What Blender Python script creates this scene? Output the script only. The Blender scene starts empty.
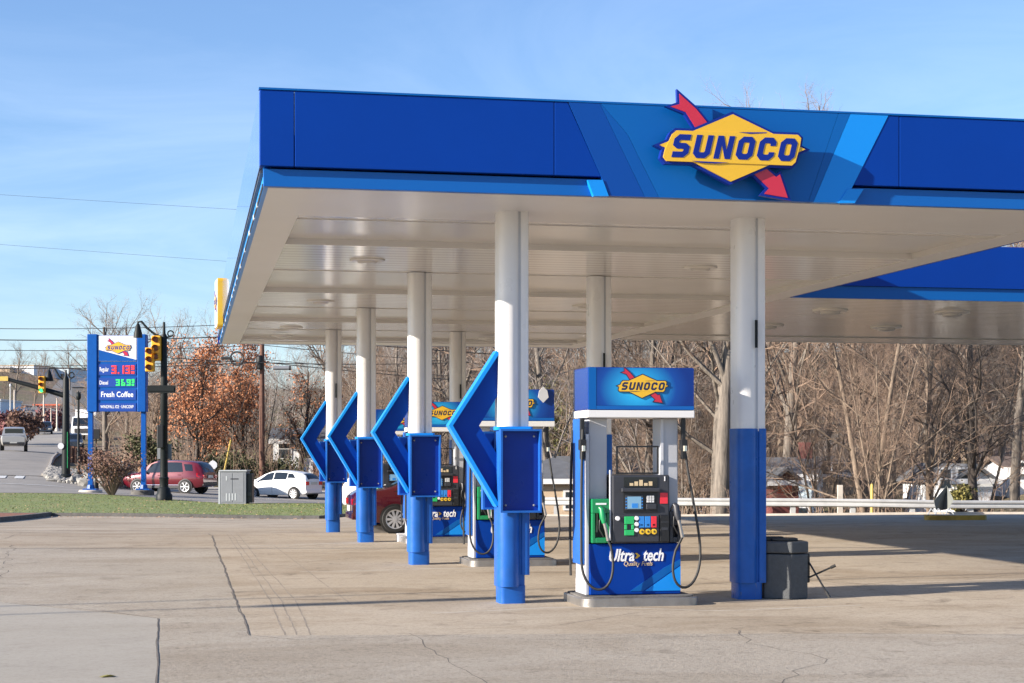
import bpy, math, random
import numpy as np
from mathutils import Vector, Matrix
R = math.radians
F = 1753.0; HZ = 452.0; HC = 1.7
A = R(11.67); CA = math.cos(A); SA = math.sin(A)
scene = bpy.context.scene
col = scene.collection
random.seed(7)

# ---------------------------------------------------------------- terrain
def cp(px, py, Z): return (px, Z, HC - (py - HZ) * Z / F)
CTRL = [cp(-300,516,59),cp(0,516,59),cp(160,517,58.5),cp(320,519,58),cp(-200,494,78),cp(0,494,78),cp(130,496,82),
 cp(235,505,71),cp(330,505,71),cp(281,499,94),cp(170,493,92),cp(220,488,108),cp(330,492,106),cp(420,493,106),
 cp(60,478,100),cp(110,488,95),cp(0,472,108),cp(-200,470,112),cp(30,453,135),cp(-200,453,140),cp(60,446,190),
 cp(75,466,119),cp(112,470,124),cp(58,461,121),cp(90,480,106),cp(220,472,130),cp(150,474,125),cp(330,476,135),cp(68,439,300),cp(0,432,260),cp(85,416,450),cp(100,388,650),
 cp(40,372,650),cp(-250,400,450),cp(-250,372,700),cp(0,400,420),cp(150,425,330),cp(220,425,250),cp(340,425,260),
 (400,60,-.4),(480,60,-.4),(560,52,-.2),(700,52,-.2),(900,52,-.16),(1100,52,-.16),(1400,52,-.16),
 (500,66,-.9),(560,60,-.75),(700,60,-.75),(900,60,-.6),(1150,60,-.4),(1400,60,-.4),
 (560,75,-2.2),(700,75,-2.6),(850,75,-2.4),(1000,75,-1.2),(1150,75,.0),(1400,75,.8),
 (560,105,-1.8),(700,105,-2.4),(850,105,-2.2),(960,100,-.9),(1024,95,.2),(1150,105,1.5),(1400,105,3),
 (480,130,-.4),(600,150,.5),(800,150,1.0),(1000,150,3.0),(1300,150,6),
 (450,260,9),(600,260,12),(800,260,14),(1000,260,15),(1300,260,18),
 (450,450,22),(700,450,26),(1000,450,28),(1300,450,30),(0,900,34),(300,900,34),(600,900,36),(1000,900,38),(1300,900,38),
 (-250,45,-.2),(0,45,-.2),(300,45,-.24),(500,44,-.15),(800,44,-.06),(1100,44,-.05),(1400,44,-.05),
 (0,38,-.05),(300,38,-.06),(700,38,-.02),(1200,38,0),(-250,38,-.05),(0,30,0),(400,30,0),(800,30,0),(1200,30,0),(-250,30,0)]
def _tc(px, Z): return np.stack([(np.asarray(px,float)-512)/400.0, np.log(np.asarray(Z,float))*2.2], -1)
def _phi(d2): return 0.5*d2*np.log(d2+1e-12)
_c = _tc([c[0] for c in CTRL],[c[1] for c in CTRL]); _z = np.array([c[2] for c in CTRL])
_n = len(CTRL); _K = _phi(((_c[:,None]-_c[None])**2).sum(-1)) + np.eye(_n)*2e-4
_Pm = np.hstack([np.ones((_n,1)), _c]); _M = np.block([[_K,_Pm],[_Pm.T,np.zeros((3,3))]])
_w = np.linalg.solve(_M, np.concatenate([_z, np.zeros(3)]))
def Hn(x, y):
    x = np.asarray(x,float); y = np.asarray(y,float); sh = np.broadcast(x,y).shape
    x = np.broadcast_to(x,sh).ravel(); y = np.broadcast_to(y,sh).ravel()
    Z = np.clip(y, 28, 900); px = np.clip(512 + F*x/np.maximum(Z,1), -350, 1450)
    q = _tc(px, Z); out = np.empty(len(x))
    for i in range(0, len(x), 20000):
        d2 = ((q[i:i+20000,None]-_c[None])**2).sum(-1)
        out[i:i+20000] = _phi(d2)@_w[:_n] + _w[_n] + q[i:i+20000]@_w[_n+1:]
    k = np.clip((y-33)/6, 0, 1); k = k*k*(3-2*k)
    return (out*k).reshape(sh)
def H(x, y): return float(Hn(x, y))
def G(px, Z, dz=0.0):
    x = (px-512)*Z/F
    return Vector((x, Z, H(x,Z)+dz))
def W(px, py, Z): return Vector(((px-512)*Z/F, Z, HC-(py-HZ)*Z/F))
def UV(u, v, z=0): return Vector((u*CA - v*SA, u*SA + v*CA, z))

# ---------------------------------------------------------------- materials
def nt(name):
    m = bpy.data.materials.new(name); m.use_nodes = True
    t = m.node_tree; return m, t, t.nodes['Principled BSDF']
def mat(name, c, rough=.6, metal=0., var=.0, vscale=3., bump=0., bscale=30., emit=None, es=1., coat=0., spec=.5, c2=None, alpha=None):
    m, t, b = nt(name)
    b.inputs['Base Color'].default_value = (*c,1); b.inputs['Roughness'].default_value = rough
    b.inputs['Metallic'].default_value = metal; b.inputs['Coat Weight'].default_value = coat
    b.inputs['Specular IOR Level'].default_value = spec
    if emit: b.inputs['Emission Color'].default_value = (*emit,1); b.inputs['Emission Strength'].default_value = es
    if alpha is not None: b.inputs['Alpha'].default_value = alpha
    tc = None
    if var or bump or c2: tc = t.nodes.new('ShaderNodeTexCoord')
    if var or c2:
        n = t.nodes.new('ShaderNodeTexNoise'); n.inputs['Scale'].default_value = vscale; n.inputs['Detail'].default_value = 7
        n.inputs['Roughness'].default_value = .65
        t.links.new(tc.outputs['Object'], n.inputs['Vector'])
        r = t.nodes.new('ShaderNodeValToRGB'); e = r.color_ramp.elements
        e[0].position = .3; e[1].position = .7
        if c2: e[0].color = (*c,1); e[1].color = (*c2,1)
        else:
            e[0].color = tuple(x*(1-var) for x in c)+(1,); e[1].color = tuple(min(1,x*(1+var)) for x in c)+(1,)
        t.links.new(n.outputs['Fac'], r.inputs['Fac']); t.links.new(r.outputs['Color'], b.inputs['Base Color'])
    if bump:
        n2 = t.nodes.new('ShaderNodeTexNoise'); n2.inputs['Scale'].default_value = bscale; n2.inputs['Detail'].default_value = 5
        t.links.new(tc.outputs['Object'], n2.inputs['Vector'])
        bn = t.nodes.new('ShaderNodeBump'); bn.inputs['Strength'].default_value = bump; bn.inputs['Distance'].default_value = .02
        t.links.new(n2.outputs['Fac'], bn.inputs['Height']); t.links.new(bn.outputs['Normal'], b.inputs['Normal'])
    return m
def ramp(t, src, stops):
    r = t.nodes.new('ShaderNodeValToRGB'); e = r.color_ramp.elements
    while len(e) < len(stops): e.new(.5)
    for i,(p,c) in enumerate(stops): e[i].position = p; e[i].color = (*c,1) if len(c)==3 else c
    t.links.new(src, r.inputs['Fac']); return r.outputs['Color']
def noise(t, vec, s, d=6, ro=.6, dist=0., vscale=None):
    n = t.nodes.new('ShaderNodeTexNoise'); n.inputs['Scale'].default_value = s; n.inputs['Detail'].default_value = d
    n.inputs['Roughness'].default_value = ro; n.inputs['Distortion'].default_value = dist
    if vscale:
        mp = t.nodes.new('ShaderNodeMapping'); mp.inputs['Scale'].default_value = vscale
        t.links.new(vec, mp.inputs['Vector']); vec = mp.outputs['Vector']
    t.links.new(vec, n.inputs['Vector']); return n.outputs['Fac']
def mixc(t, fac, a, b, mode='MIX'):
    m = t.nodes.new('ShaderNodeMix'); m.data_type = 'RGBA'; m.blend_type = mode
    if isinstance(fac,(int,float)): m.inputs[0].default_value = fac
    else: t.links.new(fac, m.inputs[0])
    for i,s in ((6,a),(7,b)):
        if isinstance(s, tuple): m.inputs[i].default_value = (*s,1)
        else: t.links.new(s, m.inputs[i])
    return m.outputs[2]
def concrete(name, base, base2, agg=.5, stain=.5, bump=.35):
    m, t, b = nt(name); tc = t.nodes.new('ShaderNodeTexCoord'); v = tc.outputs['Object']
    mp = t.nodes.new('ShaderNodeMapping'); mp.inputs['Rotation'].default_value = (0,0,-A)
    t.links.new(v, mp.inputs['Vector']); v = mp.outputs['Vector']
    c = ramp(t, noise(t, v, .16, 6, .6, .4), [(.3,base),(.7,base2)])
    # streaks worn across the slab
    st = ramp(t, noise(t, v, .5, 7, .65, .9, (.6,1.1,1)), [(.45,(1,1,1)),(.66,(1-.22*stain,1-.26*stain,1-.31*stain))])
    c = mixc(t, 1., c, st, 'MULTIPLY')
    sp = ramp(t, noise(t, v, 1.3, 6, .7, .6), [(.56,(1,1,1)),(.72,(1-.5*stain,1-.52*stain,1-.54*stain))])
    c = mixc(t, .8, c, sp, 'MULTIPLY')
    ag = noise(t, v, 28, 4, .8)
    c = mixc(t, agg, c, ramp(t, ag, [(.3,(.55,.54,.53)),(.5,(1,1,1)),(.72,(1.0,1.0,1.0))]), 'MULTIPLY')
    dr = ramp(t, noise(t, v, 3.2, 5, .75, .3), [(.60,(1,1,1)),(.68,(1-.38*stain,1-.40*stain,1-.43*stain))])
    rg = ramp(t, noise(t, v, .22, 3, .6), [(.45,(0,0,0)),(.6,(1,1,1))])
    c = mixc(t, rg, c, mixc(t, 1., c, dr, 'MULTIPLY'))
    ag2 = noise(t, v, 9, 5, .85)
    c = mixc(t, agg*.7, c, ramp(t, ag2, [(.36,(.68,.66,.64)),(.5,(1,1,1)),(.66,(1.,1.,1.))]), 'MULTIPLY')
    vo = t.nodes.new('ShaderNodeTexVoronoi'); vo.inputs['Scale'].default_value = 1.1; t.links.new(v, vo.inputs['Vector'])
    oil = ramp(t, vo.outputs['Distance'], [(.05,(.55,.52,.5)),(.14,(1,1,1))])
    msk = ramp(t, noise(t, v, .5, 2), [(.55,(0,0,0)),(.62,(1,1,1))])
    c = mixc(t, msk, c, mixc(t, .55*stain, c, oil, 'MULTIPLY'))
    t.links.new(c, b.inputs['Base Color']); b.inputs['Roughness'].default_value = .85
    b.inputs['Specular IOR Level'].default_value = .3
    bn = t.nodes.new('ShaderNodeBump'); bn.inputs['Strength'].default_value = bump; bn.inputs['Distance'].default_value = .012
    t.links.new(noise(t, v, 22, 6, .8), bn.inputs['Height']); t.links.new(bn.outputs['Normal'], b.inputs['Normal'])
    return m
M = {}
M['slab'] = concrete('concrete_slab', (.36,.30,.225), (.465,.395,.305), .9, 1.15)
M['slabgrey'] = concrete('concrete_worn', (.345,.30,.24), (.43,.38,.31), 1., .8, .9)
M['patch'] = concrete('concrete_patch', (.33,.30,.25), (.375,.345,.295), .45, .35, .2)
M['walk'] = concrete('concrete_walk', (.45,.41,.36), (.52,.48,.42), .4, .5, .2)
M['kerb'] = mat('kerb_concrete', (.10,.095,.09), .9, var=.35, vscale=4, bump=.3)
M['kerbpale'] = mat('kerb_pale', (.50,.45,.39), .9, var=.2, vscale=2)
M['asphalt'] = mat('asphalt', (.25,.232,.208), .9, var=.16, vscale=.5, bump=.2, bscale=60)
M['marking'] = mat('road_marking', (.6,.6,.58), .7, var=.2, vscale=2)
M['crack'] = mat('crack', (.13,.11,.09), .95, var=.4, vscale=2)
M['groove'] = mat('sawcut', (.25,.21,.165), .95, var=.3, vscale=3)
M['groovelight'] = mat('seam_sealant', (.5,.46,.4), .9, var=.2, vscale=4)
M['mulch'] = mat('mulch', (.17,.06,.035), .95, c2=(.27,.12,.07), vscale=9, bump=.6)
def grassmat():
    m,t,b = nt('grass'); tc = t.nodes.new('ShaderNodeTexCoord'); v = tc.outputs['Object']
    c = ramp(t, noise(t, v, .8, 8, .75), [(.28,(.24,.20,.10)),(.48,(.17,.205,.06)),(.72,(.12,.17,.045))])
    t.links.new(c, b.inputs['Base Color']); b.inputs['Roughness'].default_value = .9; return m
M['grass'] = grassmat()
M['blade'] = mat('grass_blade', (.12,.16,.045), .9, c2=(.20,.20,.08), vscale=.9, spec=.1)
def litter():
    m,t,b = nt('leaf_litter'); tc = t.nodes.new('ShaderNodeTexCoord'); v = tc.outputs['Object']
    c = ramp(t, noise(t, v, .9, 8, .8), [(.3,(.07,.05,.032)),(.48,(.17,.12,.08)),(.6,(.25,.18,.12)),(.75,(.14,.13,.06))])
    c2 = ramp(t, noise(t, v, .05, 4, .6), [(.42,(1,1,1)),(.62,(.75,.95,.6))])
    t.links.new(mixc(t, 1., c, c2, 'MULTIPLY'), b.inputs['Base Color']); b.inputs['Roughness'].default_value = .95
    bn = t.nodes.new('ShaderNodeBump'); bn.inputs['Strength'].default_value = .8; bn.inputs['Distance'].default_value = .2
    t.links.new(noise(t, v, 3, 6, .8), bn.inputs['Height']); t.links.new(bn.outputs['Normal'], b.inputs['Normal']); return m
M['litter'] = litter()
def soffit():
    m,t,b = nt('soffit_deck'); tc = t.nodes.new('ShaderNodeTexCoord'); v = tc.outputs['Object']
    sx = t.nodes.new('ShaderNodeSeparateXYZ'); t.links.new(v, sx.inputs[0])
    mu = t.nodes.new('ShaderNodeMath'); mu.operation='MULTIPLY'; mu.inputs[1].default_value = 1/.305
    t.links.new(sx.outputs['Y'], mu.inputs[0])
    fr = t.nodes.new('ShaderNodeMath'); fr.operation='FRACT'; t.links.new(mu.outputs[0], fr.inputs[0])
    g = ramp(t, fr.outputs[0], [(0,(0,0,0)),(.16,(.1,.1,.1)),(.26,(1,1,1)),(1,(1,1,1))])
    base = ramp(t, noise(t, v, .5, 5, .6, .3, (.3,2,1)), [(.3,(.65,.625,.59)),(.7,(.71,.685,.65))])
    c = mixc(t, g, (.42,.395,.365), base)
    t.links.new(c, b.inputs['Base Color']); b.inputs['Roughness'].default_value = .16
    b.inputs['Specular IOR Level'].default_value = .5
    bn = t.nodes.new('ShaderNodeBump'); bn.inputs['Strength'].default_value = .35; bn.inputs['Distance'].default_value = .004
    t.links.new(g, bn.inputs['Height'])
    bn2 = t.nodes.new('ShaderNodeBump'); bn2.inputs['Strength'].default_value = .22; bn2.inputs['Distance'].default_value = .01
    t.links.new(noise(t, v, 1.6, 3, .5, 0, (.5,2.2,1)), bn2.inputs['Height']); t.links.new(bn.outputs['Normal'], bn2.inputs['Normal'])
    t.links.new(bn2.outputs['Normal'], b.inputs['Normal']); return m
M['soffit'] = soffit()
M['pan'] = mat('soffit_pan', (.64,.615,.58), .2, var=.05, vscale=.7)
M['border'] = mat('soffit_border', (.70,.675,.64), .3, var=.04, vscale=.6)
M['white'] = mat('white_paint', (.70,.69,.68), .35, var=.03, vscale=2)
M['blue'] = mat('deep_blue', (.001,.038,.27), .34, spec=.15, var=.05, vscale=.8)
M['blueb'] = mat('column_blue', (.012,.098,.385), .38, spec=.3, var=.16, vscale=3, bump=.25, bscale=2.2)
M['bluefield'] = mat('fascia_field', (.002,.098,.355), .35, spec=.25)
M['bluemid'] = mat('fascia_mid', (.002,.056,.29), .35, spec=.25)
M['bluemid2'] = mat('fascia_mid_two', (.002,.077,.325), .35, spec=.25)
M['cyan'] = mat('light_blue', (.006,.24,.72), .35, spec=.3)
M['strip'] = mat('fascia_strip', (.004,.10,.38), .32, spec=.3)
M['tray'] = mat('tray_blue', (.002,.03,.24), .35, spec=.25, var=.1, vscale=2)
M['yellow'] = mat('emblem_yellow', (.72,.42,.02), .35, coat=.2)
M['red'] = mat('emblem_red', (.50,.018,.045), .35, coat=.2)
M['navy'] = mat('emblem_navy', (.006,.022,.22), .35, spec=.2)
M['ink'] = mat('header_ink', (.015,.02,.06), .4)
M['header'] = mat('header_blue', (.003,.03,.19), .25, spec=.35)
def headergradient():  # blue header face, paler towards its middle
    m,t,b = nt('header_face'); tc = t.nodes.new('ShaderNodeTexCoord')
    mp = t.nodes.new('ShaderNodeMapping'); mp.inputs['Location'].default_value = (.05,.0,-2.4*2.2); mp.inputs['Scale'].default_value = (1.7,0,2.2)
    t.links.new(tc.outputs['Object'], mp.inputs['Vector'])
    g = t.nodes.new('ShaderNodeTexGradient'); g.gradient_type='SPHERICAL'; t.links.new(mp.outputs['Vector'], g.inputs['Vector'])
    c = ramp(t, g.outputs['Fac'], [(0,(.004,.03,.20)),(.25,(.006,.06,.30)),(.7,(.02,.34,.66)),(1,(.05,.5,.75))])
    t.links.new(c, b.inputs['Base Color']); b.inputs['Roughness'].default_value=.25; b.inputs['Specular IOR Level'].default_value=.3; return m
M['headerface'] = headergradient()
M['grey'] = mat('pump_grey', (.43,.44,.47), .35, var=.05, vscale=3)
M['lgrey'] = mat('pump_light_grey', (.52,.53,.56), .35, var=.04)
M['char'] = mat('charcoal', (.035,.037,.045), .45, var=.1, vscale=5)
M['black'] = mat('black', (.012,.012,.013), .4)
M['rubber'] = mat('rubber', (.02,.02,.02), .6)
M['bin'] = mat('bin_grey', (.055,.06,.065), .6, var=.2, vscale=20, bump=.2, bscale=60)
M['green'] = mat('nozzle_green', (.008,.22,.075), .35, coat=.2)
M['btngreen'] = mat('button_green', (.02,.42,.12), .4); M['btnblue'] = mat('button_blue', (.03,.22,.62), .4)
M['btnred'] = mat('button_red', (.70,.03,.05), .4); M['btnyel'] = mat('button_yellow', (.80,.50,.03), .4)
M['btnwhite'] = mat('button_white', (.75,.75,.75), .4)
M['screen'] = mat('screen', (.10,.2,.3), .15, emit=(.35,.62,.85), es=.15)
M['steel'] = mat('steel', (.34,.32,.30), .42, metal=.8, var=.2, vscale=4, bump=.1)
M['galv'] = mat('galvanised', (.50,.50,.49), .5, metal=.2, var=.12, vscale=2)
M['gold'] = mat('gold_text', (.65,.5,.3), .5)
M['wtext'] = mat('white_text', (.8,.8,.8), .5)
M['signblue'] = mat('sign_blue', (.004,.075,.32), .4, spec=.2, var=.08)
M['signblued'] = mat('sign_panel_blue', (.008,.05,.30), .3, coat=.2)
M['ledred'] = mat('led_red', (.3,.01,.01), .5, emit=(1,.05,.05), es=.55)
M['ledgreen'] = mat('led_green', (.01,.3,.05), .5, emit=(.05,.9,.2), es=.42)
M['signgreen'] = mat('signal_green', (.01,.3,.1), .4, emit=(.05,1,.35), es=.7)
M['lensoff'] = mat('lens_off', (.10,.03,.01), .4)
M['sigyellow'] = mat('signal_yellow', (.72,.36,.02), .5, var=.08)
M['darkpole'] = mat('dark_pole', (.012,.015,.016), .5, spec=.2)
M['wood'] = mat('wood_pole', (.13,.065,.045), .9, var=.3, vscale=6)
M['timber'] = mat('timber_rail', (.42,.26,.16), .85, var=.2, vscale=5)
M['stone'] = mat('rock', (.25,.24,.22), .9, var=.4, vscale=3, bump=.8, bscale=6)
M['boxgreen'] = mat('cabinet_grey', (.17,.18,.20), .55, var=.08)
M['boxlight'] = mat('cabinet_edge', (.34,.36,.38), .5)
M['yelpost'] = mat('yellow_post', (.5,.36,.08), .6, var=.15, vscale=6)
M['yelkerb'] = mat('yellow_kerb', (.36,.24,.05), .8, var=.35, vscale=3)
M['glass'] = mat('car_glass', (.012,.016,.02), .06, spec=.8)
M['tyre'] = mat('tyre', (.018,.018,.018), .8)
M['rim'] = mat('rim', (.55,.55,.57), .3, metal=.6)
M['arch'] = mat('wheel_arch', (.006,.006,.006), .9)
M['trim'] = mat('car_trim', (.025,.025,.028), .6)
M['taillight'] = mat('tail_light', (.55,.01,.015), .15, coat=.6)
M['plate'] = mat('plate', (.55,.55,.5), .5)
M['chrome'] = mat('chrome', (.7,.7,.7), .15, metal=1.)
M['burgundy'] = mat('burgundy_paint', (.065,.004,.009), .25, coat=1., metal=.2)
M['redpaint'] = mat('red_paint', (.115,.004,.012), .28, coat=1., metal=.2)
M['whitepaint'] = mat('car_white', (.78,.78,.77), .3, coat=.6)
M['silver'] = mat('car_silver', (.42,.41,.39), .35, metal=.3, coat=.6)
M['darkcar'] = mat('car_dark', (.03,.04,.06), .3, coat=.8)
def bark(name, a, b2):
    m = mat(name, a, .9, c2=b2, vscale=6, bump=.8, bscale=14); t=m.node_tree
    mp=t.nodes.new('ShaderNodeMapping'); mp.inputs['Scale'].default_value=(1.6,1.6,.16)
    tc=[n for n in t.nodes if n.type=='TEX_COORD'][0]; t.links.new(tc.outputs['Object'],mp.inputs['Vector'])
    for n in t.nodes:
        if n.type=='TEX_NOISE': t.links.new(mp.outputs['Vector'],n.inputs['Vector'])
    return m
M['bark'] = bark('bark_tan', (.08,.06,.045), (.28,.215,.16))
M['darkgreen'] = mat('dark_green_leaf', (.035,.045,.018), .8, c2=(.09,.085,.03), vscale=2)
M['bark2'] = bark('bark_grey', (.07,.06,.05), (.24,.205,.17))
M['barkdark'] = bark('bark_dark', (.035,.028,.024), (.09,.075,.065))
M['twig'] = mat('twig_brown', (.165,.11,.08), .9, c2=(.28,.20,.145), vscale=.5)
M['twiggrey'] = mat('twig_grey', (.15,.13,.12), .9, c2=(.26,.23,.21), vscale=.5)
M['twigdark'] = mat('twig_dark', (.05,.04,.035), .9)
M['rust'] = mat('rust_leaf', (.33,.115,.045), .8, c2=(.52,.24,.12), vscale=1.5)
M['evergreen'] = mat('evergreen', (.07,.085,.03), .8, c2=(.19,.18,.06), vscale=2)
M['bushbrown'] = mat('bush_brown', (.12,.06,.045), .85, c2=(.22,.13,.09), vscale=5)
M['purple'] = mat('purple_leaf', (.15,.075,.075), .85, c2=(.22,.08,.08), vscale=.8)
M['sidingtan'] = mat('siding_tan', (.50,.38,.26), .8, var=.06)
M['olive'] = mat('olive_leaf', (.22,.20,.05), .8, c2=(.32,.28,.10), vscale=3)
M['sidingwhite'] = mat('siding_white', (.72,.74,.76), .7, var=.04)
M['sidingblue'] = mat('siding_pale', (.50,.60,.66), .7, var=.05)
M['sidingred'] = mat('siding_red', (.15,.045,.04), .8, var=.2)
M['roofgrey'] = mat('roof_grey', (.10,.105,.115), .9, var=.2, vscale=2, bump=.4)
M['roofbrown'] = mat('roof_brown', (.15,.11,.09), .9, var=.2, vscale=2)
M['window'] = mat('window_glass', (.03,.04,.05), .1)
M['orange'] = mat('orange_sheet', (.6,.10,.03), .6)
M['tarp'] = mat('grey_board', (.14,.15,.14), .8, var=.1)
M['wire'] = mat('wire_black', (.02,.02,.022), .6)
M['ltfix'] = mat('fixture', (.72,.68,.63), .3)
M['lens'] = mat('fixture_lens', (.55,.53,.5), .2)

def scuffed(m, c, thr=.62, sc=7):
    t=m.node_tree; b=t.nodes['Principled BSDF']; tc=t.nodes.new('ShaderNodeTexCoord')
    old=b.inputs['Base Color'].links[0].from_socket if b.inputs['Base Color'].links else tuple(b.inputs['Base Color'].default_value[:3])
    f=ramp(t, noise(t, tc.outputs['Object'], sc, 6, .75, .5, (1,1,.45)), [(thr,(0,0,0)),(thr+.06,(.75,.75,.75))])
    t.links.new(mixc(t, f, old, c), b.inputs['Base Color'])
    rr=ramp(t, noise(t, tc.outputs['Object'], 2.2, 4, .6), [(.35,(.25,.25,.25)),(.65,(.5,.5,.5))]); t.links.new(rr, b.inputs['Roughness'])
scuffed(M['blueb'], (.09,.13,.22), .63)
scuffed(M['tray'], (.02,.05,.16), .66, 12)
scuffed(M['white'], (.45,.42,.38), .70, 9)

# ---------------------------------------------------------------- mesh builder
class MB:
    def __init__(s): s.v=[]; s.f=[]; s.m=[]
    def add(s, vs, fs, mi=0, mx=None):
        n=len(s.v)
        if mx is not None: vs=[mx@Vector(p) for p in vs]
        s.v += [tuple(p) for p in vs]; s.f += [tuple(i+n for i in f) for f in fs]; s.m += [mi]*len(fs)
        return s
    def box(s, x0,x1,y0,y1,z0,z1, mi=0, mx=None):
        vs=[(x0,y0,z0),(x1,y0,z0),(x1,y1,z0),(x0,y1,z0),(x0,y0,z1),(x1,y0,z1),(x1,y1,z1),(x0,y1,z1)]
        return s.add(vs,[(0,3,2,1),(4,5,6,7),(0,1,5,4),(1,2,6,5),(2,3,7,6),(3,0,4,7)],mi,mx)
    def prism(s, pts, a0, a1, axis='y', mi=0, mx=None):
        # pts: 2-D outline; axis 'y': (x,z) extruded from y=a0 (front) to a1; 'z': (x,y) ; 'x': (y,z)
        area = sum(pts[i][0]*pts[(i+1)%len(pts)][1]-pts[(i+1)%len(pts)][0]*pts[i][1] for i in range(len(pts)))
        if area < 0: pts = pts[::-1]
        n=len(pts)
        f = {'y':lambda p,a:(p[0],a,p[1]),'z':lambda p,a:(p[0],p[1],a),'x':lambda p,a:(a,p[0],p[1])}[axis]
        vs=[f(p,a0) for p in pts]+[f(p,a1) for p in pts]
        fs=[tuple(range(n)), tuple(range(2*n-1,n-1,-1))]
        for i in range(n):
            j=(i+1)%n; fs.append((i,i+n,j+n,j))
        if axis!='y': fs=[q[::-1] for q in fs]
        if a1<a0: fs=[q[::-1] for q in fs]
        return s.add(vs,fs,mi,mx)
    def tube(s, path, r, n=8, mi=0, cap=True, mx=None):
        P=[Vector(p) for p in path]; rs = r if isinstance(r,(list,tuple)) else [r]*len(P)
        vs=[];fs=[]
        up=None
        for i,p in enumerate(P):
            d=(P[min(i+1,len(P)-1)]-P[max(i-1,0)]); 
            if d.length<1e-9: d=Vector((0,0,1))
            d.normalize()
            if up is None: up = d.orthogonal().normalized()
            else:
                up = up-d*up.dot(d)
                up = up.normalized() if up.length>1e-6 else d.orthogonal().normalized()
            w=d.cross(up)
            for k in range(n):
                a=2*math.pi*k/n; vs.append(p+(up*math.cos(a)+w*math.sin(a))*rs[i])
        for i in range(len(P)-1):
            for k in range(n):
                k2=(k+1)%n; fs.append((i*n+k,i*n+k2,(i+1)*n+k2,(i+1)*n+k))
        if cap: fs.append(tuple(range(n-1,-1,-1))); fs.append(tuple(range((len(P)-1)*n,len(P)*n)))
        return s.add(vs,fs,mi,mx)
    def lathe(s, prof, n=16, mi=0, mx=None, cap=True):   # prof (r,z)
        vs=[];fs=[]
        for r,z in prof:
            for k in range(n):
                a=2*math.pi*k/n; vs.append((r*math.cos(a),r*math.sin(a),z))
        for i in range(len(prof)-1):
            for k in range(n):
                k2=(k+1)%n; fs.append((i*n+k,i*n+k2,(i+1)*n+k2,(i+1)*n+k))
        if cap: fs.append(tuple(range(n-1,-1,-1))); fs.append(tuple(range((len(prof)-1)*n,len(prof)*n)))
        return s.add(vs,fs,mi,mx)
    def grid(s, rows, mi=0):   # rows: list of lists of points
        n=len(rows[0]); vs=[p for r in rows for p in r]
        fs=[(i*n+k,i*n+k+1,(i+1)*n+k+1,(i+1)*n+k) for i in range(len(rows)-1) for k in range(n-1)]
        return s.add(vs,fs,mi)
    def build(s, name, mats, parent=None, smooth=None, bevel=0, kind=None):
        me=bpy.data.meshes.new(name); me.from_pydata(s.v,[],s.f)
        if not isinstance(mats,(list,tuple)): mats=[mats]
        for m in mats: me.materials.append(m)
        if len(mats)>1: me.polygons.foreach_set('material_index', s.m)
        if smooth is not None:
            me.polygons.foreach_set('use_smooth',[True]*len(me.polygons)); me.set_sharp_from_angle(angle=R(smooth))
        me.update()
        o=bpy.data.objects.new(name,me); col.objects.link(o)
        if parent: o.parent=parent
        if bevel:
            b=o.modifiers.new('bevel','BEVEL'); b.width=bevel; b.segments=2; b.limit_method='ANGLE'; b.angle_limit=R(40)
        if kind: o['kind']=kind
        return o
def thing(name, label, cat, loc=(0,0,0), rz=0, group=None):
    o=bpy.data.objects.new(name,None); col.objects.link(o); o.empty_display_size=.3
    o.location=loc; o.rotation_euler=(0,0,rz); o['label']=label; o['category']=cat
    if group: o['group']=group
    return o
def tag(o,label,cat,group=None,kind=None):
    o['label']=label; o['category']=cat
    if group: o['group']=group
    if kind: o['kind']=kind
    return o
def copy_tree(o, parent=None):
    c=o.copy(); col.objects.link(c); c.parent=parent
    if parent is not None: c.matrix_parent_inverse=o.matrix_parent_inverse.copy()
    for ch in [k for k in o.children]: copy_tree(ch,c)
    return c
def offset(poly,d):
    n=len(poly); area=sum(poly[i][0]*poly[(i+1)%n][1]-poly[(i+1)%n][0]*poly[i][1] for i in range(n))
    if area<0: poly=poly[::-1]
    out=[]
    for i in range(n):
        a=Vector(poly[i-1]);b=Vector(poly[i]);c=Vector(poly[(i+1)%n])
        d1=(b-a).normalized(); d2=(c-b).normalized(); n1=Vector((d1.y,-d1.x)); n2=Vector((d2.y,-d2.x))
        m=(n1+n2); m = m.normalized() if m.length>1e-6 else n1
        k=min(1/max(m.dot(n1),.2),2.2); out.append(tuple(b+m*d*k))
    return out
def stroke(mb, pts, w, a0, a1, closed=False, mi=0, tf=None):
    n=len(pts); P=[Vector(p) for p in pts]; L=[];Rr=[]
    for i in range(n):
        if closed or 0<i<n-1:
            d1=(P[i]-P[i-1]).normalized(); d2=(P[(i+1)%n]-P[i]).normalized()
        elif i==0: d1=d2=(P[1]-P[0]).normalized()
        else: d1=d2=(P[i]-P[i-1]).normalized()
        n1=Vector((-d1.y,d1.x)); n2=Vector((-d2.y,d2.x)); m=(n1+n2).normalized(); k=1/max(m.dot(n1),.35)
        L.append(P[i]+m*w/2*k); Rr.append(P[i]-m*w/2*k)
    for i in range(n if closed else n-1):
        j=(i+1)%n; q=[L[i],Rr[i],Rr[j],L[j]]
        if tf: q=[tf(p) for p in q]
        mb.prism([tuple(p) for p in q],a0,a1,'y',mi)
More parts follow.
